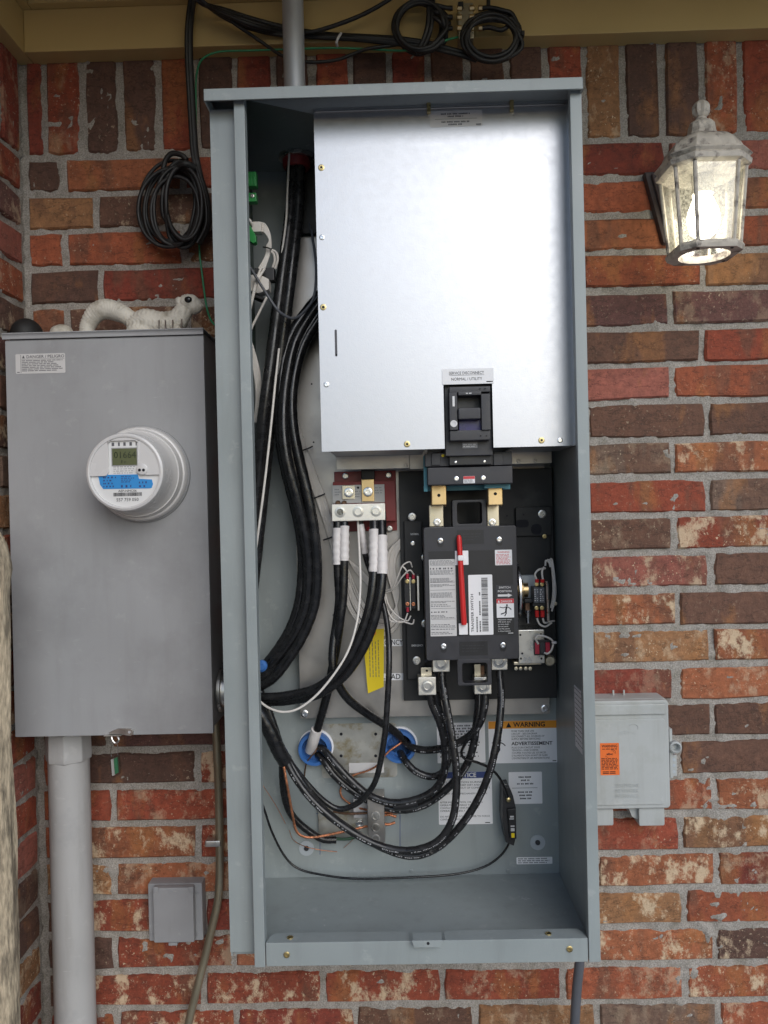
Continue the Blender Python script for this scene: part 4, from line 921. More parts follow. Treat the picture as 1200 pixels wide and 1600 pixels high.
# yellow tag
yt = thing('yellow_tag', 'bright yellow hang tag with fine print behind the black cables', 'tag', at(586, 1083, -.055))
P = [(at(a,b,-.060).x, at(a,b,-.060).z) for a,b in ((583,984),(600,982),(599.5,1073),(575,1083.5),(568.5,1010))]
MB().prism(P, -.0606, -.0600).build('tag_sheet', 'tag_yellow', yt)
L = MB(); a0 = at(578, 1060, -.061); sx = sc(-.061)
for i in range(4):
    y = at(579+i*4.6-1, 1058, -.061); rnd = random.Random(i); z = y.z; top = at(579+i*4.6, 1000, -.061).z
    while z < top-.002:
        ww = rnd.uniform(.003,.009); L.add([(y.x,-.0610,z),(y.x+.0011,-.0610,z),(y.x+.0011,-.0610,min(z+ww,top)),(y.x,-.0610,min(z+ww,top))], [(0,1,2,3)]); z += ww+.0014
L.build('fine_print', 'ink_grey', yt, smooth=0)
MB().lathe(at(584, 989, -.0607), [(.0042,0),(.0040,.0004),(.0022,.0005)], n=14).build('eyelet', 'label_orange', yt)
# ================================================================== CABLES
def cable(name, label, cat, pts, rmm, m='cable_black', group=None, n=12, sub=8, parent=None, jitter=0):
    P = wob(px_path(pts, sub), rmm); o = MB().tube(P, [rmm/1000*(1+.025*math.sin(i*1.9+len(pts))) for i in range(len(P))], n).build(name, m, parent, smooth=60)
    if parent is None: tag(o, label, cat, group)
    if m == 'cable_worn' and rmm < 9: white_dashes(P, rmm, o)
    return o
def wob(P, rmm):                           # hand-bent unevenness
    if rmm < 3 or proj(P[-1])[1] > 1500: return P
    k = len(P)*7.3+P[0].x*90; out = []
    for i, p in enumerate(P):
        e = min(1, i/8, (len(P)-1-i)/8); out.append(p+Vector((math.sin(i*.21+k)*.0011, math.sin(i*.17+k*3)*.0012, math.cos(i*.19+k)*.0010))*e)
    return out
def white_dashes(P, rmm, parent):              # worn white legend printed along the insulation, doubling as painted highlight stripes
    mb = MB(); r = rmm/1000; rnd = random.Random(len(P)); i = 6
    while i < len(P)-8:
        a, b = P[i], P[i+1]; t = (b-a).normalized(); v = (CAM-a).normalized(); v = (v-t*v.dot(t)).normalized(); s_ = t.cross(v)
        off = (v*math.cos(.5)+s_*math.sin(.5))*(r*1.0+.00008)
        L_ = (b-a).length; x = 0
        while x < L_-.001:
            w_ = rnd.uniform(.0008,.0026); p = a+t*x+off; q = p+t*min(w_, L_-x); h = s_*.0011
            if rnd.random() < .7: mb.add([p-h, q-h, q+h, p+h], [(0,1,2,3)])
            x += w_+.0011
        i += 1 if rnd.random() < .8 else 4
    if mb.v: mb.build('legend_highlights', 'ink_faint', parent, smooth=0, kind='stuff')
def taped(label, pts, rmm, tape_n, tpts, m='cable_black', group=None, trm=None):
    P = px_path(pts, 8); c = P[0]; t = thing('power_cable', label, 'cable', c, group)
    MB().tube(P, rmm/1000, 12).build('jacket', m, t, smooth=60)
    Q = [p for p in px_path(pts, 16) if tpts[0][1] <= proj(p)[1] <= tpts[-1][1]]; rr = [(trm or rmm+.9)/1000*(1+.05*((i % 4) == 0)+.04*math.sin(i*1.7)) for i in range(len(Q))]
    MB().tube(Q, rr, 12).build('white_tape', 'tape_white', t, smooth=60); return t
G1 = 'service cables from the top conduit'
for i, (dx, dy, lb) in enumerate(((0,-.10,'thick black service cable down the left of the cabinet, left of the pair'), (13,-.085,'thick black service cable down the left of the cabinet, right of the pair'))):
    cable('service_cable', lb, 'cable', [(457+dx*.8,225,-.077-i*.004),(454+dx*.9,330,-.09),(441+dx,440,-.11),(424+dx,560,dy-.02),(411+dx,650,dy-.02),(401+dx*.9,760,dy),(388+dx*.7,900,dy+.01),(374+dx*.6,1000,dy+.03),(355+dx*.4,1040,-.07)], 10.2, 'cable_worn', G1)
cable('service_cable', 'dark service cable hidden behind the left pair in the cabinet', 'cable', [(463,225,-.07),(462,330,-.07),(450,450,-.075),(430,580,-.07),(416,680,-.06),(404,800,-.055),(390,950,-.05),(362,1045,-.05)], 9.5, 'cable_black', G1)
cable('grey_wire', 'thin grey wire beside the service cables under the top hub', 'wire', [(452,240,-.1),(449,300,-.1),(447,345,-.105),(440,400,-.11),(436,440,-.09)], 1.8, 'wire_white')
cable('white_wire', 'long white wire slanting down over the black cables left of the cover', 'wire', [(436,545,-.13),(430,600,-.15),(424,660,-.16),(414,750,-.165),(403,835,-.165),(395,900,-.15),(386,1000,-.13),(384,1060,-.12),(388,1078,-.125),(402,1092,-.14),(420,1106,-.15),(445,1112.5,-.155),(472,1104,-.155),(505,1075,-.155),(540,1025,-.15),(557,975,-.14),(563,920,-.128),(562,870,-.115),(560,830,-.1),(559,812,-.09)], 1.9, 'wire_white')
cable('grey_wire', 'thin grey wire drooping from the left flange to behind the cover', 'wire', [(376,395,-.16),(391,418,-.165),(412,452,-.165),(432,482,-.16),(447,494,-.15),(461,497,-.14),(476,486,-.13),(490,465,-.125),(494,430,-.12),(492,395,-.11),(487,365,-.09),(484,350,-.075)], 2.3, 'wire_grey')
G2 = 'thick cables sweeping from behind the cover to the meter side'
spine = [(520,455,-.10),(493,492,-.10),(464,540,-.11),(449,600,-.12),(446,660,-.125),(453,720,-.125),(467,780,-.12),(481,840,-.11),(487,890,-.10),(483,940,-.095),(466,985,-.09),(441,1022,-.085),(415,1050,-.08),(380,1068,-.07)]
for i, (o_, dy, lb) in enumerate(((-14,.006,'outermost left'), (-5,-.006,'second from the left'), (5,.004,'third from the left'), (14,-.002,'nearest the neutral block'))):
    pts = []
    for j, (a, b, Y) in enumerate(spine):
        t0 = spine[max(j-1,0)]; t1 = spine[min(j+1,len(spine)-1)]; d = Vector((t1[0]-t0[0], t1[1]-t0[1])).normalized()
        spread = .78 + .22*math.sin(j*.9+i)
        pts.append((a+d.y*o_*spread, b-d.x*o_*spread, Y+dy+.012*math.sin(i*2.1+j*.5)*.4))
    cable('power_cable', 'thick black cable of the big left bend, '+lb, 'cable', pts, 9.4, 'cable_black', G2)
G3 = 'white taped neutral cables'
taped('black cable with white tape, first from the left under the neutral block', [(528,800,-.095),(527,850,-.10),(528,895,-.10),(530,935,-.098),(526,972,-.095),(521,1005,-.10),(520,1035,-.105),(527,1065,-.105),(545,1093,-.09),(575,1116,-.07),(605,1135,-.05),(625,1150,-.03),(638,1162,-.012)], 7.3, 6, [(527.5,824,-.0985),(527,850,-.10),(528,884,-.10)], group=G3)
taped('black cable with white tape, second from the left under the neutral block', [(538,800,-.095),(538,850,-.102),(537.5,895,-.105),(536,935,-.107),(531,975,-.107),(526,1010,-.095),(519,1045,-.088),(511,1085,-.075),(501,1122,-.06),(493,1150,-.045),(487,1175,-.015)], 7.3, 6, [(538,819,-.097),(538,850,-.102),(538,877,-.104)], group=G3)
MB().tube(px_path([(495,1140,-.052),(490,1156,-.042),(485,1172,-.022)], 5), .0098, 12).build('tape_wrap', 'tape_white', smooth=60, label='white tape wrap on the cable entering the left blue bushing', cat='tape')
taped('thinner black cable with slanting white tape under the middle set screw', [(561,800,-.085),(566,835,-.09),(571,868,-.085),(578,890,-.08),(590,920,-.078),(600,950,-.085),(606,985,-.1),(608,1030,-.12),(606,1085,-.125),(601,1150,-.12),(590,1210,-.105),(576,1238,-.09),(555,1257,-.08),(530,1264,-.075),(507,1252,-.075),(482,1227,-.08),(460,1200,-.085),(442,1178,-.09)], 5.0, 6, [(563,818,-.088),(566,838,-.09),(571,866,-.086)], 'cable_worn', trm=5.6)
taped('black cable with white tape, left of the right pair under the neutral block', [(584.5,800,-.095),(585,850,-.11),(584,900,-.12),(577,950,-.125),(560,1000,-.125),(532,1045,-.12),(495,1075,-.11),(450,1087,-.10),(415,1090,-.09),(380,1088,-.07)], 8.2, 6, [(585,828,-.103),(585,860,-.112),(584,896,-.12)], group=G3)
taped('black cable with white tape, rightmost under the neutral block', [(596,800,-.095),(597,850,-.112),(597,900,-.125),(590,950,-.13),(571,1005,-.128),(541,1052,-.118),(500,1083,-.105),(455,1094,-.09),(418,1096,-.08),(380,1096,-.07)], 8.2, 6, [(597,836,-.108),(597,865,-.116),(597,899,-.124)], group=G3)
# jacketed cable bottom left with the conductors it splits into
cable('jacketed_cable', 'fat black jacketed cable cut open at the lower left of the cabinet', 'cable', [(384,1085,-.10),(402,1108,-.105),(418,1138,-.105),(432,1166,-.10),(446,1190,-.09)], 12.5, 'cable_black')
cable('jacketed_cable', 'second black cable behind the cut jacketed cable, lower left', 'cable', [(404,1075,-.075),(420,1110,-.075),(432,1145,-.075),(440,1180,-.07),(441,1210,-.06),(446,1245,-.05),(457,1275,-.045),(478,1297,-.04),(503,1310,-.036),(525,1312,-.032)], 6.5, 'cable_black')
G4 = 'load conductors looping along the cabinet floor'
cable('power_cable', 'black cable looping low from the cut jacket up to the upper left lug', 'cable', [(444,1184,-.09),(462,1214,-.095),(490,1252,-.1),(525,1284,-.105),(570,1311,-.11),(615,1327,-.115),(652,1328,-.12),(685,1313,-.125),(707,1280,-.13),(714,1240,-.13),(712,1200,-.128),(705,1150,-.122),(698,1100,-.115),(692,1065,-.108),(690,1045,-.103)], 6.4, 'cable_worn', G4)
cable('power_cable', 'black cable looping lowest and rising to the far right lug', 'cable', [(450,1187,-.085),(470,1218,-.09),(500,1258,-.092),(540,1293,-.095),(590,1322,-.1),(640,1336,-.105),(682,1325,-.11),(718,1293,-.12),(747,1248,-.13),(767,1200,-.135),(778,1150,-.13),(782,1100,-.12),(781,1065,-.11),(780.5,1045,-.103)], 6.4, 'cable_worn', G4)
G5 = 'conductors from the blue bushings to the load lugs'
cable('power_cable', 'upper black cable from the left blue bushing bending up to the left load lug', 'cable', [(497,1166,-.015),(507,1172,-.035),(525,1196,-.05),(550,1222,-.055),(580,1243,-.06),(615,1254,-.065),(650,1250,-.07),(680,1233,-.075),(695,1205,-.08),(696,1170,-.085),(688,1135,-.088),(677,1105,-.09),(672,1083,-.09)], 6.8, 'cable_worn', G5)
cable('power_cable', 'lower black cable from the left blue bushing bending up to the right load lug', 'cable', [(496,1178,-.015),(508,1190,-.035),(528,1216,-.042),(556,1240,-.045),(590,1258,-.05),(630,1264,-.055),(668,1255,-.06),(702,1230,-.068),(728,1196,-.075),(741,1160,-.08),(746,1120,-.085),(748,1083,-.088)], 6.8, 'cable_worn', G5)
cable('power_cable', 'black cable from the right blue bushing running level then up to the right load lug', 'cable', [(628,1158,-.015),(642,1166,-.035),(668,1172,-.05),(700,1168,-.065),(730,1152,-.08),(750,1128,-.09),(758,1102,-.092),(758,1083,-.09)], 6.6, 'cable_worn', G5)
cable('power_cable', 'black cable dipping from the right blue bushing and rising to the left load lug', 'cable', [(625,1174,-.015),(634,1188,-.035),(650,1206,-.045),(672,1214,-.05),(692,1206,-.058),(703,1182,-.068),(700,1150,-.078),(688,1118,-.085),(681,1083,-.09)], 6.4, 'cable_worn', G5)
# heat marks, black tape on joined cables
MB().tube(px_path([(615,1258,-.064),(634,1257,-.067),(652,1252,-.069)], 5), .0082, 12).build('black_tape_wrap', 'black_plastic', smooth=60, label='black tape wrapped round the cable at the bottom of its bend', cat='tape')
# small black control wire to the small breaker
cable('control_wire', 'thin black wire lying along the cabinet floor up to the small breaker', 'wire', [(400,1232,-.05),(412,1262,-.045),(425,1300,-.04),(445,1338,-.035),(468,1358,-.035),(510,1368,-.04),(560,1373,-.045),(640,1371,-.045),(710,1366,-.04),(755,1355,-.035),(782,1337,-.035),(795,1318,-.035),(797,1306,-.035)], 2.0, 'cable_black')
cable('control_wire', 'thin black wire arching from the right load lug to the top of the small breaker', 'wire', [(749,1085,-.095),(748,1110,-.10),(741,1138,-.10),(728,1160,-.095),(721,1176,-.09),(727,1186,-.088),(745,1191,-.085),(765,1200,-.08),(780,1215,-.075),(790,1235,-.07),(794,1248,-.064)], 2.3, 'cable_black')
# copper and green ground wires
def stranded(name, label, pts, rmm, m='copper', cat='wire', group='bare copper ground wires'):
    P = px_path(pts, 10); mb = MB(); T = []
    for k in range(4):
        Q = []
        for i, p in enumerate(P):
            t = (P[min(i+1,len(P)-1)]-P[max(i-1,0)]).normalized(); u = t.cross(Vector((0,1,0))).normalized(); b = t.cross(u)
            a = i*.55+k*math.pi/2; Q.append(p+(u*math.cos(a)+b*math.sin(a))*rmm*.55/1000)
        mb.tube(Q, rmm*.55/1000, 6)
    o = mb.build(name, m, smooth=60); tag(o, label, cat, group); return o
stranded('ground_wire', 'bare copper wire dropping from the cut jacket and bending to the ground lug', [(442,1190,-.095),(446,1212,-.098),(452,1245,-.095),(458,1278,-.09),(463,1298,-.085),(474,1307,-.08),(492,1308,-.075),(520,1303,-.065),(548,1297,-.055),(574,1291,-.042)], 2.1)
stranded('ground_wire', 'bare copper wire from the right blue bushing to the patched plate', [(634,1154,-.012),(625,1162,-.03),(610,1172,-.035),(598,1184,-.035),(588,1197,-.03),(572,1205,-.026),(553,1211,-.024),(540,1221,-.022),(532,1234,-.02),(535,1246,-.02),(546,1255,-.024),(560,1262,-.03),(576,1266,-.04)], 1.7)
stranded('ground_wire', 'short brown wire curling out of the left blue bushing', [(497,1160,-.012),(494,1172,-.035),(486,1182,-.036),(479,1192,-.03),(476,1208,-.022),(475,1222,-.018)], 1.3, 'copper_dark')
stranded('ground_wire', 'dark copper wire running level into the ground lug', [(521,1268,-.028),(540,1271,-.035),(560,1271,-.038),(577,1270,-.042)], 2.1, 'copper_dark')
for i, (y0, y1, lb) in enumerate(((1268,1270,'upper'), (1274,1276,'middle'), (1287,1285,'lower'))):
    stranded('wire_end', lb+' frayed copper wire end sticking out right of the ground lug', [(598,y0,-.042),(608,y0+(-1)**i,-.043),(621-i*2,y1,-.045+i*.002)], 2.3)
cable('green_wire', 'short green wire end under the ground lug base', 'wire', [(505,1306,-.034),(520,1310,-.032),(540,1311,-.030),(556,1308,-.028)], 2.6, 'green_dark')
cable('copper_strand', 'loose copper strand by the lower left flange edge', 'wire', [(400,1212,-.05),(418,1238,-.045),(433,1262,-.04),(446,1287,-.035)], .55, 'copper', 'loose copper strands', n=6)
cable('copper_strand', 'loose copper strand lying across the left mounting washer', 'wire', [(452,1297,-.03),(458,1312,-.025),(475,1322,-.025),(500,1328,-.025),(527,1331,-.02)], .6, 'copper', 'loose copper strands', n=6)
cable('copper_strand', 'short loose copper strand hanging under the ground lug base', 'wire', [(537,1325,-.02),(546,1317,-.022),(553,1310,-.025)], .5, 'copper', 'loose copper strands', n=6)
# white control harness on the plate
hs = thing('wire_harness', 'bundle of thin white wires looping over the metal plate to the contact blocks', 'wire bundle', at(600, 1000, YP))
rnd = random.Random(4)
for i in range(11):
    o_ = (i-5)*1.25+rnd.uniform(-.5,.5); j = rnd.uniform(-1,1)
    pts = [(462+o_*.4,655+j,-.055),(470+o_*.8,690,-.056),(485+o_,735,-.057),(503+o_*1.1,785+j,-.056),(519+o_,835,-.055),(533+o_*1.2,880,-.054),(545+o_*1.5,915+j*3,-.054),(556+o_*1.6,945-o_,-.054),(575+o_*1.2,970-o_*1.4,-.054),(600,980-o_*1.9,-.054),(618-o_*.8,965-o_*1.2,-.055),(619+o_*.7,930,-.055),(611+o_,890+j,-.055),(615+o_*.9,862+o_*.5,-.056),(634,841+o_*.8,-.058)]
    MB().tube(px_path(pts, 6),   .00150, 6).build('wire', 'wire_white', hs, smooth=60)
for i in range(6):
    o_ = (i-2.5)*2.0
    MB().tube(px_path([(540+o_*.3,868+o_,-.052),(556+o_*.4,888-o_*.6,-.053),(572+o_*.2,905-o_*1.0,-.053),(590,925-o_*1.2,-.053)], 6), .0010, 6).build('wire', 'wire_white', hs, smooth=60)
for px, py, a in ((478,704,-.35),(497,778,-.4),(516,842,-.45)):
    c = at(px, py, -.060); MB().tube([c+Vector((-.012,-.001,.004*a)), c+Vector((-.006,-.003,0)), c+Vector((.006,-.003,.004)), c+Vector((.012,-.001,.007))], .0013, 8).build('cable_tie', 'black_plastic', hs)
# looping white wires to the contact blocks
for pts in ([(600,924,-.07),(614,918,-.085),(622,900,-.095),(629,884,-.1),(640,878,-.1),(644,886,-.095)], [(600,928,-.07),(616,920,-.085),(628,902,-.1),(640,891,-.105),(647,898,-.102)], [(628,884,-.1),(634,890,-.102),(637,898,-.101)],
            [(601,928,-.07),(604,950,-.08),(615,968,-.09),(630,972,-.095),(637,958,-.1)], [(602,926,-.07),(607,945,-.08),(620,962,-.09),(636,970,-.095),(642,962,-.095)], [(602,930,-.07),(602,955,-.08),(612,971,-.088),(628,971,-.095),(644,975,-.098),(647,968,-.095)]):
    MB().tube(px_path(pts, 8), .0013, 8).build('wire', 'wire_white', hs, smooth=60)
# white wires at the limit switches on the right
rw = thing('wire_harness', 'small loops of white wire round the limit switches at the right of the switch', 'wire bundle', at(862, 1000, -.1))
for pts in ([(838,905,-.113),(836,897,-.113),(842,890,-.112),(852,888,-.105)], [(848,905,-.113),(847,893,-.113),(850,886,-.11)], [(852,884,-.1),(853,876,-.1),(858,879,-.1),(860,886,-.1)], [(858,876,-.1),(862,874,-.1),(865,890,-.1),(867,915,-.1),(866,940,-.1),(862,955,-.1)],
            [(855,874,-.1),(861,880,-.1),(864,905,-.1),(864,930,-.1),(861,950,-.1)], [(860,880,-.1),(866,900,-.098),(868,925,-.098),(866,945,-.098)], [(839,966,-.113),(843,975,-.113),(852,979,-.112),(862,973,-.105)], [(848,966,-.113),(851,973,-.113),(860,971,-.108),(866,970,-.1)],
            [(841,1006,-.122),(837,998,-.126),(842,993,-.128),(856,996,-.126),(864,1003,-.122),(862,1015,-.122),(856,1021,-.122),(850,1020,-.122)]):
    MB().tube(px_path(pts, 8), .0017, 8).build('wire', 'wire_white', rw, smooth=60)
c = at(866, 1004, -.123); MB().ell(c, (.0045,.003,.0025), 10, 6).build('wire_tie', 'tape_white', rw)
# harness left, from the control board downwards
lw = thing('wire_harness', 'bundle of white wires from the plugs behind the left cabinet flange', 'wire bundle', at(395, 640, -.12))
for i in range(5):
    MB().tube(px_path([(407,348+i*3,-.14),(414,351+i*3,-.14),(421,365+i*2.5,-.14),(423-i*1.5,385,-.138),(420-i*1.2,400,-.135),(413-i*2.2,420,-.14)], 8), .0016, 8).build('wire', 'wire_white', lw, smooth=60)
for pts in ([(422,390,-.138),(431,394,-.135),(434,405,-.133),(430,420,-.13)], [(423,392,-.138),(428,398,-.135),(429,408,-.133),(425,421,-.13)], [(413,420,-.15),(402,440,-.158),(394,470,-.155),(388,500,-.15),(384,540,-.14)], [(408,418,-.15),(400,440,-.158),(393,470,-.155),(386,500,-.15)], [(386,340,-.15),(391,345,-.155),(394,352,-.15)], [(418,462,-.14),(404,490,-.14),(392,515,-.135),(384,540,-.13)]):
    MB().tube(px_path(pts, 8), .0021, 8).build('wire', 'wire_white', lw, smooth=60)
for i in range(6): MB().tube(px_path([(384+i,515+i*2,-.11),(391+i*1.2,550,-.105),(398+i*1.5,585,-.1),(401+i*1.2,620,-.095),(398+i,660,-.09)], 8), .0022, 8).build('wire', 'wire_white', lw, smooth=60)
c = at(418, 388, -.141); MB().tube([c+Vector((-.007,-.001,.002)), c+Vector((0,-.004,0)), c+Vector((.007,-.001,-.002))], .0012, 8).build('cable_tie', 'black_plastic', lw)
c = at(391, 518, -.152); MB().tube([c+Vector((-.009,-.001,0)), c+Vector((0,-.002,0)), c+Vector((.004,-.001,0))], .003, 8).build('cable_tie', 'black_plastic', lw)
# blue nut peeking out by the left flange
MB().lathe(at(409,1040,-.10), [(.010,0),(.010,.006),(.006,.010)], n=14).build('wire_nut', 'bushing_blue', label='small blue fitting peeking out behind the left cabinet flange', cat='fitting')
# ================================================================== METER BOX AND METER
YM = -0.140
mb_ = thing('meter_box', 'wide flat grey steel meter box on the brick wall at the left', 'meter box', at(175, 1150, YM+.07))
MX0 = mx(9, 22, YM, 530, 1150); MX1 = mx(318, 333, YM, 530, 1146)
MZ0 = at(178, 1149, YM).z; MZ1 = at(160, 516, YM-.004).z
mzc = at(165, 527, YM).z
MB().box(MX0+.004, MX1-.004, YM+.012, .004, MZ0+.004, MZ1-.003).build('box_body', 'meter_paint', mb_, bevel=.0015)
cv = MB().box(MX0, MX1, YM, YM+.0115, MZ0, mzc-.0008).build('front_cover', 'meter_paint', mb_, bevel=.0012)
MB().box(MX0-.003, MX1+.0005, YM-.004, .002, MZ1-.002, MZ1).box(MX0-.003, MX1+.0005, YM-.004, YM-.0015, mzc, MZ1-.002).build('rain_cap', 'meter_paint', mb_, bevel=.0007)
# danger label
x0, x1, z0, z1 = rect(24, 552.5, 102.5, 583.5, YM); Yl = YM-.0001
q = MB().rbox(x0, x1, Yl-.0003, Yl, z0, z1, .002).build('label_sticker', 'label_grey', mb_, smooth=0)
W = x1-x0; H = z1-z0; L = MB()
L.text('DANGER / PELIGRO', x0+W*.22, z0+H*.78, Yl-.0003, H*.15, fit=W*.76, bold=.01)
L.print_rows(x0+W*.13, x1-.002, z0+H*.10, z0+H*.70, Yl-.0003, 7, 91, .5, ragged=.3)
L.box(x0+W*.105, x0+W*.112, Yl-.0006, Yl-.0004, z0+H*.04, z0+H*.96); L.box(x0+W*.12, x1-.001, Yl-.0006, Yl-.0004, z0+H*.725, z0+H*.735)
L.prism([(x0+W*.135,z0+H*.78),(x0+W*.19,z0+H*.78),(x0+W*.162,z0+H*.94)], Yl-.0006, Yl-.0004)
L.box(x0+W*.03, x0+W*.08, Yl-.0006, Yl-.0004, z0+H*.06, z0+H*.10); L.build('lettering', 'ink_grey', q, smooth=0)
MB().ptext('MILBANK', 147, 1071, YM, 7.5, fit=52, th=.0004).build('embossed_name', 'meter_paint', mb_, smooth=0)
x0, x1, z0, z1 = rect(163, 1078, 183, 1082, YM); MB().print_rows(x0, x1, z0, z1, YM, 1, 5, .6, ragged=0).build('embossed_line', 'meter_paint', mb_, smooth=0)
# latch hasp at the bottom
lt = MB(); yl = YM-.004
lt.prism([(at(a,b,yl).x, at(a,b,yl).z) for a,b in ((170,1145),(178,1141),(184,1138.5),(203,1138.5),(208,1141),(208,1147),(204,1150),(196,1149),(189,1147),(172,1147.5))], yl, YM-.0002)
p0, p1 = at(163,1147,yl), at(190,1149,yl); lt.box(p0.x, p1.x, yl-.004, YM+.02, p1.z-.0005, p1.z+.0012)
lo = lt.build('latch', 'zinc', mb_, bevel=.0005); MB().lathe(at(202,1144,yl), [(.0022,0),(.0022,.0004)], n=10).build('hole', 'label_silver', lo)
MB().tube(px_path([(174,1149,yl+.002),(176,1157,yl),(181,1161,yl),(186,1156,yl),(184,1150,yl+.002)], 5), .0018, 8).build('hasp_loop', 'zinc', mb_)
# seal hanging from the latch
sl = thing('meter_seal', 'small clear plastic seal with green insert hanging from the meter box latch', 'seal', at(181, 1213, yl))
MB().tube(px_path([(174,1183,yl),(173,1172,yl),(176,1164,yl),(181,1160,yl),(184,1166,yl),(184,1180,yl)], 6), .0006, 6).build('wire_loop', 'bright_steel', sl)
poly = [(at(a,b,yl).x, at(a,b,yl).z) for a,b in ((173,1184),(179,1182),(187,1178),(189,1208),(181,1213),(175,1213))]
MB().prism(poly, yl-.006, yl+.002).build('seal_body', 'clear', sl, bevel=.0006)
MB().prism([(at(a,b,yl).x, at(a,b,yl).z) for a,b in ((179,1185),(184,1182),(186,1206),(181,1209))], yl-.004, yl).build('seal_insert', 'wire_green', sl)
MB().prism([(at(a,b,yl).x, at(a,b,yl).z) for a,b in ((174.5,1186),(178.5,1185),(180.5,1210),(176.5,1211))], yl-.004, yl).build('seal_core', 'label_grey', sl)
# nipple joining the meter box and the cabinet
c = at(341, 1078, -.075)
np_ = thing('conduit_nipple', 'short threaded conduit nipple between the meter box and the open cabinet', 'conduit fitting', (c.x, -.075, c.z-.035))
MB().lathe((MX1-.002, -.075, c.z), [(.030,0),(.030,EX0-MX1+.004)], axis='x', n=24).build('nipple', 'zinc', np_)
MB().lathe((MX1-.0005, -.075, c.z), [(.038,0),(.038,.005),(.034,.006)], axis='x', n=12).build('locknut', 'zinc', np_)
MB().lathe((EX0-.007, -.075, c.z), [(.036,0),(.038,.001),(.038,.006)], axis='x', n=12).build('locknut', 'zinc', np_)
# ------------------------------------------------------------------ electric meter
mc = at(222, 741, YM); me_ = thing('electric_meter', 'round white digital electricity meter plugged into the grey meter box', 'electricity meter', (mc.x, YM, mc.z-.078))
C = (mc.x, YM, mc.z)
MB().lathe(C, [(.080,-.001),(.079,.004),(.0765,.006)], n=56).build('socket_rim', 'meter_paint', me_)
MB().lathe(C, [(.0765,.004),(.0765,.012),(.0740,.016),(.0715,.017),(.0705,.022),(.0690,.030)], n=56).build('sealing_ring', 'meter_white', me_)
MB().lathe(C, [(.0685,.028),(.0640,.036),(.0622,.045),(.0605,.064),(.0600,.072)], n=56).build('housing', 'meter_white', me_)
fz = .084
MB().lathe(C, [(.0600,.070),(.0605,.078),(.0590,fz),(.0560,fz+.0016),(.0535,fz+.001),(.0530,fz-.009)], n=56).build('front_ring', 'meter_white', me_)
yf = YM-fz+.003
MB().lathe((C[0], YM-fz+.006, C[2]), [(.0532,0),(.0532,.002)], n=56).build('dial_plate', 'meter_face', me_)
R0 = .0532; sm = sc(YM-fz)
def mpt(px, py): p = at(px, py, YM-fz); return (p.x, p.z)
def msub(px0, py0, px1, py1):
    a = mpt(px0, py0); b = mpt(px1, py1); return min(a[0],b[0]), max(a[0],b[0]), min(a[1],b[1]), max(a[1],b[1])
fc = at(194.5, 737, YM-fz)
# white upper mask with window, made of three shaped pieces around the display
def arc(a0, a1, r=.0535, n=14): return [(C[0]+r*math.cos(RAD(a0+(a1-a0)*k/n)), C[2]+r*math.sin(RAD(a0+(a1-a0)*k/n))) for k in range(n+1)]
xw0, zwb = mpt(169.5, 742); xw1, zwt = mpt(214.5, 688)
zcut = mpt(200, 743)[1]
aL = math.degrees(math.asin(max(-1,min(1,(zcut-C[2])/.0535))))
ang = lambda x: math.degrees(math.acos(max(-1,min(1,(x-C[0])/.0535))))
left = arc(180-aL, ang(xw0))+[(xw0, zcut+.006), (xw0-.004, zcut)]
right = [(xw1+.012, zcut), (xw1+.002, zcut+.004), (xw1, zcut+.008)]+arc(ang(xw1), aL)
top = arc(ang(xw1), ang(xw0))+[(xw0, zwt-.003), (xw0+.004, zwt), (xw1-.004, zwt), (xw1, zwt-.003)]
ym = YM-fz+.0042
mk = MB()
for P in (left, right, top): mk.prism(P, ym-.004, ym)
mk.build('face_mask', 'meter_white', me_, bevel=.0008)
y3 = YM-fz+.0038
a = msub(174, 701, 213, 726); MB().box(a[0]-.0015, a[1]+.0005, y3-.0006, y3, a[2]-.0015, a[3]+.0015).build('display_bezel', 'meter_grey', me_, bevel=.0004)
lc = MB().box(*a[:2], y3-.0010, y3-.0006, *a[2:]).build('display', 'lcd', me_, smooth=0)
W = a[1]-a[0]; H = a[3]-a[2]
L = MB(); L.text('01664', a[0]+W*.06, a[2]+H*.42, y3-.0010, H*.40, fit=W*.9); L.text('E n', a[0]+W*.35, a[2]+H*.12, y3-.0010, H*.18); L.build('digits', 'lcd_dark', lc, smooth=0)
a = msub(173, 689, 213, 698); MB().print_rows(a[0], a[1], a[2], a[3], y3, 1, 6, .55, ragged=0, wl=(.003,.006)).build('fine_print', 'ink_grey', me_, smooth=0)
a = msub(176, 728, 213, 740); MB().print_rows(a[0], a[1], a[2], a[3], y3, 4, 16, .35, ragged=.2, wl=(.002,.006)).build('fine_print', 'ink_faint', me_, smooth=0)
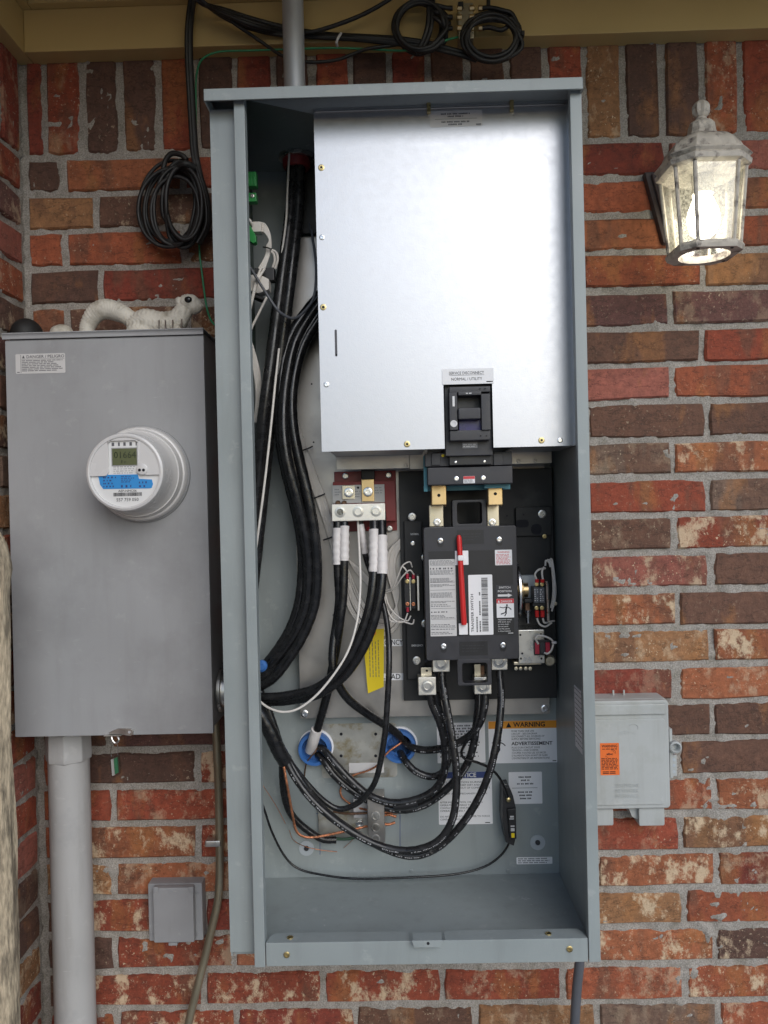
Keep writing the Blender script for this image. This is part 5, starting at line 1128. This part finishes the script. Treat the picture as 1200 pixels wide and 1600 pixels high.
# blue label across, cut to the dial
pts = [mpt(152,742), mpt(214,741), mpt(216,748), mpt(236,749), mpt(238,756), mpt(236,762), mpt(232,763), mpt(160,764), mpt(155,757)]
bl = MB().prism(pts, y3-.0004, y3+.0002).build('blue_label', 'label_blue', me_, smooth=0)
L = MB()
for a, r, sd in (((160,744,182,762),4,1),((188,743,210,754),4,2),((188,756,210,763),1,3),((216,751,232,762),2,4)): b = msub(*a); L.print_rows(b[0], b[1], b[2], b[3], y3-.0004, r, sd, .5, ragged=.3, wl=(.002,.005))
L.build('fine_print', 'label_navy', bl, smooth=0)
L = MB(); p = mpt(198, 768.5); L.text('AEP-NMC06', p[0], p[1], y3, 3.6*sm, 'CENTER', fit=29*sm)
b = msub(176, 770, 220, 774.5); rnd = random.Random(3); x = b[0]
while x < b[1]:
    t_ = rnd.choice((.0003,.0005,.0008)); L.add([(x,y3-.0003,b[2]),(x+t_,y3-.0003,b[2]),(x+t_,y3-.0003,b[3]),(x,y3-.0003,b[3])], [(0,1,2,3)]); x += t_+rnd.choice((.0003,.0005))
p = mpt(198, 783); L.text('557 759 050', p[0], p[1], y3, 5.0*sm, 'CENTER', fit=35*sm)
L.build('lettering', 'ink', me_, smooth=0)
# optical port with two eyes
p = mpt(222, 733); op = MB().lathe((p[0], ym-.0038, p[1]), [(.0088,0),(.0086,.0016),(.0078,.002)], n=22).build('optical_port', 'meter_white', me_)
for px in (218.5, 224.8): q = mpt(px, 734.5); MB().lathe((q[0], ym-.0056, q[1]), [(.0023,0),(.0023,.0006)], n=12).build('port_eye', 'ink', op)
# ------------------------------------------------------------------ squirrel figurine lying on the meter box
sqY = -.075; sqs = sc(sqY)
def sq(px, py, dy=0): p = at(px, py, sqY+dy); return Vector((p.x, sqY+dy, p.z))
zt_ = MZ1
org = sq(225, 520); org.z = zt_
squir = thing('squirrel_figurine', 'cream coloured squirrel garden figurine with bushy tail lying on the meter box', 'figurine', org)
m = MB()
def blob(pts, rr, dy=0, flat=1.0):
    P = cr_spline([sq(a, b, dy) for a, b in pts], 5); n = len(P); R = []
    for i in range(n):
        t = i/(n-1)*(len(rr)-1); k = min(int(t), len(rr)-2); R.append((rr[k]+(rr[k+1]-rr[k])*(t-k))*sqs)
    P = [P[0]-(P[1]-P[0]).normalized()*R[0]*.3]+P; R = [R[0]*.6]+R; P.append(P[-1]+(P[-1]-P[-2]).normalized()*R[-1]*.4); R.append(R[-1]*.6)
    m.tube(P, R, 16)
blob([(205,512),(228,503),(250,506),(272,503),(284,494)], [16,21,19,18,15])              # trunk, chest
blob([(268,508),(280,496),(288,484)], [18,16,14])                                        # neck
m.ell(sq(295,474), (18*sqs,14*sqs,14.5*sqs)); m.ell(sq(302,479), (14*sqs,12*sqs,12.5*sqs)); m.ell(sq(310,479), (8*sqs,8*sqs,8*sqs))   # skull, muzzle
for dy in (-.010, .010): m.ell(sq(278,470,dy*.8), (4.5*sqs,4*sqs,6.5*sqs))                # ears
for dy in (-.014, .014):
    m.ell(sq(217,516,dy), (20*sqs,8*sqs,14*sqs)); blob([(222,526),(205,526),(192,522)], [7,6,5.5], dy)       # haunch, hind foot
    blob([(274,512),(284,524),(296,528)], [8,6,5], dy)
blob([(211,506),(199,495),(183,487),(166,483),(151,488),(141,501),(136,514),(138,528)], [12,13,15,16,15,13,12,11])      # tail
tmp = m.build('squirrel_tmp', 'resin', None, smooth=0)
rm = tmp.modifiers.new('r', 'REMESH'); rm.mode = 'VOXEL'; rm.voxel_size = .0016
sm_ = tmp.modifiers.new('s', 'SMOOTH'); sm_.iterations = 5; sm_.factor = .5
dg = bpy.context.evaluated_depsgraph_get(); ev = tmp.evaluated_get(dg); nm = bpy.data.meshes.new_from_object(ev)
mw = tmp.location.copy(); bpy.data.objects.remove(tmp)
V = np.array([v.co for v in nm.vertices])+np.array(mw)
N_ = np.array([v.normal for v in nm.vertices])
# fur grooves: rings across the tail, fine strokes along the body
tc = np.array(sq(172,520)); ang_ = np.arctan2(V[:,2]-tc[2], V[:,0]-tc[0])
tail = np.clip((np.array(sq(205,500))[0]-V[:,0])/.01, 0, 1)
V += N_*(tail*.00055*np.sin(ang_*58+V[:,1]*260+2*np.sin(V[:,2]*200)))[:,None]
V += N_*((1-tail)*.0005*np.sin(V[:,0]*900+V[:,2]*500+3*np.sin(V[:,2]*300)))[:,None]
V[:,2] = np.maximum(V[:,2], zt_+.0003)
nm.vertices.foreach_set('co', (V-np.array(org)).ravel()); nm.update(); nm.shade_smooth(); nm.materials.clear(); nm.materials.append(M['resin'])
bo = bpy.data.objects.new('body', nm); COL.objects.link(bo); bo.parent = squir; ORG[bo.name] = org
MB().ell(sq(294,468,-.0150), (6*sqs,3.2*sqs,5*sqs), 14, 8).build('eye', 'black_gloss', squir)
MB().ell(sq(316.5,478), (2.2*sqs,2.6*sqs,2.2*sqs), 10, 6).build('nose', 'resin', squir)
for i, (a, b0, b1) in enumerate(((248.5,500,512),(258.5,500,512),(270,500,512),(284,498,512))):
    MB().tube([sq(a,b0,-.021), sq(a+.6,b1+10,-.021)], .0012, 6).build('wire_pin', 'zinc', squir)
# dark cap and pale lump beside it
MB().ell(Vector((at(42,520,-.06).x, -.06, MZ1+.014)), (.027,.03,.029), 20, 12).build('rubber_ball', 'dark_rubber', label='dark round rubber object on the left end of the meter box', cat='ball')
pl = MB().ell(Vector((at(97,520,-.07).x, -.07, MZ1+.012)), (.020,.016,.017), 18, 10); pl.ell(Vector((at(88,520,-.07).x, -.07, MZ1+.014)), (.011,.011,.013), 14, 8)
pl.build('small_figurine', 'resin', label='small pale cream lump lying between squirrel tail and dark ball', cat='figurine')
# ------------------------------------------------------------------ grey plastic riser below the meter box
c = at(113, 1400, -.07); pv = thing('plastic_conduit', 'fat grey plastic conduit rising from below into the meter box', 'conduit', (c.x, -.07, 0))
ctop = at(110, 1152, -.07).z
MB().lathe((c.x, -.07, 0), [(.0342,0),(.0342,ctop-.025)], axis='z', n=40).build('pipe', 'pvc_grey', pv)
MB().lathe((c.x, -.07, ctop-.038), [(.0350,0),(.0378,.001),(.0385,.010),(.0378,.034),(.0378,.05)], axis='z', n=8, phase=.2).build('adapter', 'pvc_grey', pv, bevel=.0015)
# ------------------------------------------------------------------ thin metal conduit with strap
em = thing('metal_conduit', 'thin weathered metal conduit bending down beside the grey cabinet', 'conduit', at(296, 1610, -.02))
ppts = [(336,1120,-.045),(339,1170,-.04),(341.5,1230,-.03),(343,1300,-.022),(343,1370,-.02),(340,1410,-.02),(331,1450,-.02),(318,1505,-.02),(304,1560,-.02),(292,1612,-.02),(280,1690,-.02)]
MB().tube(px_path(ppts, 8), .0072, 16).build('pipe', 'emt_old', em, smooth=60)
sp = at(337, 1313, -.014); MB().box(sp.x-.016, sp.x+.012, -.0305, -.0005, sp.z-.006, sp.z+.006).build('strap', 'zinc', em, bevel=.003)
MB().lathe(at(328,1313,-.004), [(.006,0),(.006,.003),(.004,.005)], n=8).build('strap_screw', 'washer_grey', em)
# ------------------------------------------------------------------ weatherproof outlet cover
oc = thing('outlet_cover', 'small grey weatherproof outlet cover on the brick below the meter box', 'outlet cover', at(275, 1473, -.02))
MB().pbox(231, 1380, 317, 1471, -.024, .004).build('base_plate', 'outlet_grey', oc, bevel=.003)
MB().pbox(238.5, 1387, 303, 1474, -.040, -.0245).build('door', 'outlet_grey', oc, bevel=.003)
MB().pbox(239, 1386, 247, 1395, -.043, -.0405).build('hinge', 'outlet_grey', oc, bevel=.001); MB().pbox(294, 1386, 302, 1395, -.043, -.0405).build('hinge', 'outlet_grey', oc, bevel=.001)
MB().pbox(263, 1473, 277, 1478, -.038, -.026).build('latch_lip', 'outlet_grey', oc, bevel=.001)
for px, py in ((308,1394.5),(308,1459),(237,1394),(237,1459)): screw(oc, px, py, -.0242, 2.6, 'outlet_grey', 'screw')
MB().pbox(263, 1393, 278, 1397, -.0410, -.0402).build('raised_mark', 'outlet_grey', oc, bevel=.0004)
# ------------------------------------------------------------------ weathered post at the left edge
wp = MB(); n = 28; YPo = -.27
prof = [(818,4),(822,14),(832,24),(850,33),(880,40),(890,41),(905,39),(935,36),(985,35),(1040,34),(1100,33),(1160,31),(1230,33),(1300,35),(1400,36),(1500,37),(1600,36)]
cx = at(-16, 1200, YPo).x; rings = []
zs = [(at(5,y,YPo).z, r*sc(YPo)) for y, r in prof]; zs.append((0.0, .036))
dense = []
for (za, ra), (zb, rb_) in zip(zs[:-1], zs[1:]):
    k = max(1, int(abs(za-zb)/.012))
    for i in range(k): dense.append((za+(zb-za)*i/k, ra+(rb_-ra)*i/k))
dense.append(zs[-1]); v = []; f = []
for i, (z, r) in enumerate(dense):
    for k in range(n):
        a = 2*math.pi*k/n; rr = r*(1+.05*math.sin(3*a+z*6)+.035*math.sin(7*a+z*17+1)+.03*math.sin(11*a-z*9))
        rr -= .004*max(0, math.sin(5*a+.6*math.sin(z*7)))**6
        lean = at(-16+ (0), 1200, YPo).x
        v.append((cx+rr*math.cos(a), YPo+.85*rr*math.sin(a), z))
for i in range(len(dense)-1):
    for k in range(n): f.append((i*n+k, (i+1)*n+k, (i+1)*n+(k+1)%n, i*n+(k+1)%n))
f.append(tuple(range(n))); wp.add(v, f); wp.build('wooden_post', 'wood_grey', smooth=50, label='pale weathered wooden post with rounded top at the left edge', cat='post')
# ------------------------------------------------------------------ telephone interface box
ph_ = thing('telephone_box', 'pale grey plastic telephone junction box on the brick right of the cabinet', 'telephone box', at(985, 1290, -.03))
YH = -.058
x0, x1, z0, z1 = rect(885, 1096, 1047, 1266, YH)
MB().rbox(x0-.002, x1+.001, YH+.018, .004, z0-.001, z1, .006).build('base', 'phone_plastic', ph_, bevel=.002)
MB().rbox(x0, x1, YH+.004, YH+.0175, z0, z1, .007).build('lid', 'phone_plastic', ph_, bevel=.003, seg=3)
a = rect(890, 1101, 1041, 1118, YH); MB().rbox(a[0], a[1], YH, YH+.0045, a[2], a[3], .004).build('lid_ridge', 'phone_plastic', ph_, bevel=.0025, seg=3)
a = rect(890, 1124, 1040, 1258, YH+.002); MB().rbox(a[0], a[1], YH+.001, YH+.0042, a[2], a[3], .006).build('lid_panel', 'phone_plastic', ph_, bevel=.0018)
for px0, px1 in ((890, 958), (998, 1038)):
    a = rect(px0, 1262, px1, 1290, YH+.012); MB().rbox(a[0], a[1], YH+.010, .002, a[2], a[3], .003).build('cable_foot', 'phone_plastic', ph_, bevel=.002)
a = rect(984, 1264, 999, 1286, YH+.012); MB().prism([(a[0], a[3]), (a[1], a[3]), (a[1], a[2]+.002), (a[0]+.006, a[2]+.008)], YH+.02, .002).build('foot_web', 'phone_plastic', ph_, bevel=.001)
a = rect(957, 1078, 976, 1097, -.01)
br = MB().box(a[0], a[0]+.003, -.012, -.009, a[2], a[3]).box(a[1]-.003, a[1], -.012, -.009, a[2], a[3]).box(a[0]+.003, a[1]-.003, -.012, -.009, a[2]+.004, a[2]+.013); br.build('mount_ear', 'phone_plastic', ph_, bevel=.0005)
a = rect(1047, 1138, 1050, 1215, -.03); MB().box(a[0]-.002, a[1], -.034, -.018, a[2], a[3]).build('hinge_bar', 'phone_plastic', ph_, bevel=.001)
c = at(1056, 1166, -.034); MB().lathe((c.x-.003, -.030, c.z), [(.0085,0),(.0105,.002),(.0105,.012),(.008,.014),(.0065,.012),(.006,.003),(.0001,.003)], n=22).build('lock_boss', 'phone_plastic', ph_)
a = rect(1047, 1180, 1058, 1213, -.028); MB().box(a[0], a[1], -.028, -.012, a[2], a[3]).build('lock_plate', 'phone_plastic', ph_, bevel=.0015)
for py in (1187, 1196, 1206): MB().lathe(at(1053, py, -.0281), [(.0030,0),(.0028,.001),(.0012,.0012)], n=10).build('screw', 'washer_grey', ph_)
Yo = YH+.0009
q, (x0, x1, z0, z1) = sticker(ph_, 938, 1161, 967.5, 1211, Yo, 'sticker_orange', .001)
L = MB(); W = x1-x0; H = z1-z0
L.text('WARNING', (x0+x1)/2, z0+H*.865, Yo-.0003, H*.085, 'CENTER', fit=W*.82, bold=.01); L.print_rows(x0+W*.12, x1-W*.1, z0+H*.79, z0+H*.84, Yo-.0003, 1, 4, .5, ragged=0)
L.text('sbc', (x0+x1)/2, z0+H*.63, Yo-.0003, H*.065, 'CENTER', fit=W*.34, bold=.03)
for r_ in (.10,.16): L.tube([(x0+W*(.62+r_*math.cos(t)*1.2), Yo-.0004, z0+H*(.70+r_*.6*math.sin(t))) for t in np.linspace(-.3,1.9,9)], .0003, 5)
L.tube([(x0+W*(.40-.12*math.cos(t)), Yo-.0004, z0+H*(.62-.06*math.sin(t))) for t in np.linspace(.2,1.6,8)], .0003, 5)
L.print_rows(x0+W*.06, x1-W*.05, z0+H*.17, z0+H*.54, Yo-.0003, 8, 5, .55, ragged=.12, wl=(.003,.007)); L.print_rows(x0+W*.12, x1-W*.12, z0+H*.03, z0+H*.13, Yo-.0003, 2, 6, .6, ragged=.05); L.build('lettering', 'ink', q, smooth=0)
L = MB()
for i, t in enumerate(('TELEPHONE', 'NETWORK', 'INTERFACE')): L.ptext(t, 980, 1230+i*8.2, YH+.001, 5.5, 'CENTER', fit=38-i*2+(2 if i == 2 else 0), th=.0007)
L.build('embossed_name', 'phone_plastic', ph_, smooth=0)
L = MB(); L.ptext('sbc', 981, 1147, YH+.001, 7, 'CENTER', fit=28, th=.0007); p = at(990, 1137, YH+.001)
L.tube([(p.x+.008*math.cos(t), YH+.0006, p.z+.006*math.sin(t)) for t in np.linspace(-.6,2.6,12)], .0006, 6); L.build('embossed_logo', 'phone_plastic', ph_, smooth=0)
# ------------------------------------------------------------------ cable leaving the cabinet at the bottom right
cable('flexible_conduit', 'dark flexible conduit hanging below the bottom right corner of the cabinet', 'conduit', [(908,1480,-.09),(905,1510,-.085),(901,1550,-.08),(898,1600,-.075),(893,1680,-.07)], 8.2, 'wire_grey')
# ------------------------------------------------------------------ service riser into the top of the cabinet
YR = -.077; rc = at(463, 238, YR)
rs = thing('steel_riser', 'shiny vertical steel conduit entering the top of the cabinet', 'conduit', (rc.x, YR, zl))
MB().lathe((rc.x, YR, zl-.012), [(.0182,0),(.0182,zf+.112-zl)], axis='z', n=32).build('pipe', 'conduit_steel', rs)
MB().lathe((rc.x, YR, zl-.0075), [(.0295,0),(.031,.001),(.031,.006),(.029,.0072)], axis='z', n=10).build('locknut', 'zinc', rs)
MB().lathe((rc.x, YR, zl-.022), [(.0215,0),(.0235,.003),(.0240,.0142)], axis='z', n=24).build('end_bushing', 'red_board', rs)
# ------------------------------------------------------------------ telecom cables under the eave
def coil_pts(cx, cy, rx, ry, turns, Y, seed, a0=0, nper=10, tilt=0):
    r = random.Random(seed); P = []; ph = 0
    for i in range(int(turns*nper)+1):
        a = a0+2*math.pi*i/nper; k = i//nper; r1 = random.Random(seed*31+k)
        ox, oy, kx, ky = r1.uniform(-4,4), r1.uniform(-5,5), r1.uniform(.84,1.1), r1.uniform(.86,1.08)
        x = rx*kx*math.cos(a); y = ry*ky*math.sin(a)
        P.append((cx+ox+x*math.cos(tilt)-y*math.sin(tilt), cy+oy+x*math.sin(tilt)+y*math.cos(tilt), Y+r1.uniform(-.012,.012)))
    return P
cl = thing('cable_coil', 'tied coil of black telecom cable hanging on the brick above the meter box', 'cable coil', at(275, 392, -.04))
drop = [(306,-40,-.055),(301,0,-.055),(296,45,-.052),(296,90,-.045),(299,150,-.035),(302,200,-.034),(305,240,-.036),(312,275,-.04),(322,310,-.04),(324,350,-.04),(310,380,-.04)]
MB().tube(px_path(drop, 8), .0066, 12).build('cable_drop', 'coax', cl, smooth=60)
MB().tube(px_path([(p[0]-4+ (2 if i > 6 else 0), p[1], p[2]-.006) for i, p in enumerate(drop)], 8), .0036, 10).build('cable_drop', 'coax', cl, smooth=60)
for s_, (cx_, cy_, rx, ry, tn, tl) in enumerate(((268,322,46,64,4,.12),(277,325,36,60,4,.05),(288,318,30,62,4,-.05))):
    MB().tube(cr_spline([at(*p) for p in coil_pts(cx_, cy_, rx, ry, tn, -.035-.008*s_, 11+s_, a0=1.0+s_, tilt=tl)], 5), .0034 if s_ < 2 else .0038, 10).build('cable_loop', 'coax', cl, smooth=60)
MB().tube(px_path([(292,250,-.05),(283,242,-.05),(268,240,-.048),(258,252,-.045),(255,270,-.042),(258,285,-.04)], 6), .0046, 10).build('cable_loop', 'coax', cl, smooth=60)
MB().tube(px_path([(279,259,-.06),(290,256,-.066),(304,262,-.055)], 6), .006, 10).build('tie_wrap', 'dark_rubber', cl, smooth=60)
GT = 'telecom cables under the eave'
for i, (o_, dY, r_) in enumerate(((0,-.08,4.2),(6,-.07,4.0),(-5,-.06,4.2),(9,-.06,3.4),(3,-.09,3.6))):
    cable('telecom_cable', ['topmost front','second','rear upper','lowest','thin front'][i]+' black telecom cable of the bundle passing behind the steel conduit', 'cable',
      [(296+o_,-15,-.10),(320+o_*.5,6+o_*.3,-.085),(350,20+o_*.9,dY),(390,35+o_*1.0,dY+.005),(440,46+o_*.9,-.045),(500,54+o_*.6,-.045),(560,59+o_*.5,-.05),(620,64+o_*.5,-.055),(670,70+o_*.4,-.06),(710,80+o_*.5,-.06),(745,90+o_*.6,-.06)], r_, 'coax', GT)
cable('telecom_cable', 'black cable rising right from the bundle up to the soffit', 'cable', [(470,52,-.055),(500,48,-.06),(530,38,-.065),(570,20,-.07),(612,-4,-.075),(640,-25,-.08)], 3.6, 'coax', GT)
cable('telecom_cable', 'thin black cable sagging behind the steel conduit onto the bricks', 'cable', [(360,32,-.07),(385,50,-.06),(410,68,-.045),(440,86,-.045),(475,96,-.045),(520,95,-.045),(548,86,-.045),(575,76,-.05),(620,70,-.05)], 3.0, 'coax', GT)
MB().tube(px_path([(533,52,-.072),(529,58,-.074),(526,66,-.072),(527,72,-.06)], 5), .0022, 8).build('zip_tie', 'label_grey', smooth=60, label='pale zip tie around the black telecom cable bundle', cat='zip tie')
gr = cable('green_ground_wire', 'green ground wire running along the eave and down behind the cable coil', 'wire', [(716,58,-.062),(700,62,-.07),(680,70,-.075),(660,76,-.065),(625,79,-.052),(580,77,-.046),(520,75,-.045),(450,77,-.045),(390,79,-.045),(350,80,-.046),(328,85,-.045),(314,95,-.04),(308,112,-.03),(306,140,-.02),(307,250,-.018),(311,380,-.018),(316,430,-.02),(322,475,-.03),(328,497,-.04),(336,508,-.05),(348,514,-.06)], 1.8, 'wire_green')
# coils and the splitter block
for nm, args, lb in (('a', (656,42,40,40,3,-.07,3,.4,10,.15), 'left coil of black coaxial cable under the eave'), ('b', (768,58,44,36,4,-.075,5,.2,10,.0), 'right coil of black coaxial cable under the eave')):
    t_ = thing('coax_coil', lb, 'cable coil', at(args[0], args[1]+args[3], -.07), 'coaxial cable coils under the eave')
    MB().tube(cr_spline([at(*p) for p in coil_pts(*args)], 5), .0037, 10).build('cable_loop', 'coax', t_, smooth=60)
    MB().tube(cr_spline([at(*p) for p in coil_pts(args[0]+2, args[1]+2, args[2]*.94, args[3]*.96, 2, -.06, 19, 1.0)], 5), .0037, 10).build('cable_loop', 'coax', t_, smooth=60)
    if nm == 'a':
        for dx in (0, 6): MB().tube(px_path([(672+dx,-20,-.07),(670+dx,10,-.075),(668+dx,40,-.075),(660+dx,66,-.07),(648+dx,84,-.066)], 6), .004, 10).build('cable_tail', 'coax', t_, smooth=60)
        for i, py in enumerate((13,27,44)): MB().tube(px_path([(674,8+i*9,-.075),(684,9+i*11,-.08),(696,py-1,-.075),(706,py,-.07)], 6), .0037, 10).build('cable_tail', 'coax', t_, smooth=60)
    else:
        for i, py in enumerate((13,27,44)): MB().tube(px_path([(754,py,-.07),(766,py-1,-.072),(784,py+3,-.075),(800,22+i*8,-.075),(811,44+i*5,-.073)], 6), .0037, 10).build('cable_tail', 'coax', t_, smooth=60)
        MB().pbox(815, 47, 820, 54, -.085, -.07).build('tie_head', 'black_plastic', t_, bevel=.0008)
        MB().tube([at(763,-18,-.07), at(763,10,-.07)], .0035, 8).build('cable_tail', 'coax', t_, smooth=60)
spb = thing('splitter_block', 'metal cable splitter with twelve brass connectors under the eave', 'splitter', at(729, 62, -.06))
MB().pbox(716, 4, 740, 60, -.066, -.036).build('block', 'emt_old', spb, bevel=.0015)
MB().pbox(716, 2, 724, 12, -.072, -.0665).build('lug', 'black_plastic', spb, bevel=.001)
for py in (13, 27, 44):
    for px in (704, 718, 737, 751):
        c = at(px, py, -.068); MB().lathe((c.x-.0042, -.068, c.z), [(.0034,0),(.0046,.0004),(.0046,.0078),(.0036,.0084)], axis='x', n=6).build('connector', 'brass_bar', spb, bevel=.0003)
# ================================================================== WALL LANTERN
YL = -.130; lc0 = at(1098, 300, YL); LXc = lc0.x; S_ = sc(YL)
zpx = lambda py: at(1098, py+13, YL).z
lan = thing('wall_lantern', 'weathered off-white wall lantern with lit bulb and seeded glass on the brick', 'wall lantern', (LXc, YL, zpx(400)))
LR = RAD(1)                                  # the lantern is turned a little on its arm
def octo(h, c, z):                            # chamfered square ring of half width h
    P = [(h-c,-h),(h,-h+c),(h,h-c),(h-c,h),(-h+c,h),(-h,h-c),(-h,-h+c),(-h+c,-h)]
    return [(LXc+x*math.cos(LR)-y*math.sin(LR), YL+x*math.sin(LR)+y*math.cos(LR), z) for x, y in P]
def loft(rings, cap0=True, cap1=True):
    m = MB(); n = 8; v = [p for r in rings for p in r]; f = []
    for i in range(len(rings)-1):
        for k in range(n): f.append((i*n+k, i*n+(k+1)%n, (i+1)*n+(k+1)%n, (i+1)*n+k))
    if cap0: f.append(tuple(range(n-1,-1,-1)))
    if cap1: f.append(tuple(range((len(rings)-1)*n, len(rings)*n)))
    return m.add(v, f)
zr = zpx(258); hb_ = .060
rings = [(hb_-.004, .026, zr-.004),(hb_+.004,.028,zr),(hb_+.005,.028,zr+.008),(hb_+.001,.027,zr+.011),(hb_+.003,.028,zr+.013),(hb_+.006,.029,zr+.016),(hb_+.004,.028,zr+.019),(hb_-.003,.026,zr+.022),(hb_-.005,.025,zr+.030),(hb_-.008,.024,zr+.038),(hb_-.015,.022,zr+.046),(hb_-.025,.016,zr+.052),(hb_-.034,.012,zr+.055),(.022,.0095,zr+.059),(.0195,.0085,zr+.066),(.0185,.008,zr+.074),(.018,.0075,zr+.078),(.012,.005,zr+.081)]
rf_ = loft([octo(*r) for r in rings]).build('roof', 'lamp_paint', lan, bevel=.0006, smooth=25)
kb = zr+.078
MB().lathe((LXc, YL, kb), [(.019,0),(.018,.003),(.013,.005),(.009,.009),(.008,.012)], axis='z', n=20).build('finial_base', 'lamp_paint', lan)
kn = MB(); v = []; f = []; nn = 32; mm_ = 12
for i in range(mm_+1):
    th = math.pi*i/mm_
    for k in range(nn):
        a = 2*math.pi*k/nn; r_ = .0135*math.sin(th)*(1+.10*math.cos(8*a)*math.sin(th)); v.append((LXc+r_*math.cos(a), YL+r_*math.sin(a), kb+.025+.0150*math.cos(th)))
for i in range(mm_):
    for k in range(nn): f.append((i*nn+k, (i+1)*nn+k, (i+1)*nn+(k+1)%nn, i*nn+(k+1)%nn))
kn.add(v, f).build('finial', 'lamp_paint', lan)
zb = zpx(378); ht, hbm, ct, cbm = .056, .047, .022, .019
top_ = octo(ht, ct, zr-.003); bot_ = octo(hbm, cbm, zb)
for k in range(8):
    a, b = Vector(top_[k]), Vector(bot_[k]); MB().tube([a, b], .0034, 8).build('glazing_bar', 'lamp_paint', lan)
    a2, b2 = Vector(top_[(k+1)%8]), Vector(bot_[(k+1)%8]); cc = Vector((LXc, YL, 0))
    q = [a, a2, b2, b]; inn = [p+(Vector((cc.x, cc.y, p.z))-p).normalized()*.002 for p in q]
    MB().add(q+inn, [(3,2,1,0),(4,5,6,7),(0,1,5,4),(1,2,6,5),(2,3,7,6),(3,0,4,7)]).build('glass_pane', 'glass', lan, smooth=0)
o1 = octo(hbm+.003, cbm, zb+.002); o2 = octo(hbm+.005, cbm, zb-.003); o3 = octo(hbm+.003, cbm, zb-.010)
n8 = 24; circ = []
def ring_of(o, n=24):
    out = []
    for k in range(8):
        for j in range(3): out.append(tuple(Vector(o[k]).lerp(Vector(o[(k+1)%8]), j/3)))
    return out
R_ = [ring_of(o1), ring_of(o2), ring_of(o3)]
inner = []
for p in R_[2]:
    d = (Vector(p)-Vector((LXc, YL, p[2]))).normalized(); inner.append(tuple(Vector((LXc, YL, p[2]))+d*.040))
innt = [(p[0], p[1], zb+.002) for p in inner]; R_ += [inner, innt]
m = MB(); v = [p for r in R_ for p in r]; f = []
for i in range(5):
    i2 = (i+1)%5
    for k in range(24): f.append((i*24+k, i*24+(k+1)%24, i2*24+(k+1)%24, i2*24+k))
m.add(v, f).build('bottom_ring', 'lamp_paint', lan, bevel=.0004, smooth=25)
for k in (0, 2, 7): p = Vector(o3[k]).lerp(Vector((LXc, YL, o3[k][2])), .14); MB().ell(p, (.003,.003,.002), 8, 6).build('screw', 'lamp_dark', lan)
MB().lathe((LXc, YL, zr-.034), [(.017,0),(.017,.034),(.020,.036)], axis='z', n=18).build('socket', 'lamp_paint', lan)
MB().lathe((LXc, YL, zr-.106), [(.0005,0),(.012,.003),(.020,.010),(.0245,.022),(.0255,.032),(.024,.043),(.019,.056),(.015,.066),(.014,.073)], axis='z', n=24).build('bulb', 'bulb', lan)
# back plate and arm
x0, x1, z0, z1 = rect(1008, 268, 1100, 375, -.002)
MB().prism([(x0-.003, z1-.004), (x1, z1-.004), (x1-.022, z0-.008), (x0+.028, z0-.008)], -.014, .004).build('back_plate', 'lamp_dark', lan, bevel=.003)
MB().prism([(x0+.007, z1-.010), (x1-.01, z1-.010), (x1-.03, z0+.000), (x0+.034, z0+.000)], -.022, -.0145).build('back_plate_step', 'lamp_dark', lan, bevel=.003)
pa = Vector(((x0+x1)/2, -.02, zr+.0)); pb = Vector((LXc-.01, YL+.045, zr+.012))
MB().tube(cr_spline([pa, pa.lerp(pb,.5)+Vector((0,0,.010)), pb], 6), .011, 12).build('arm', 'lamp_dark', lan)
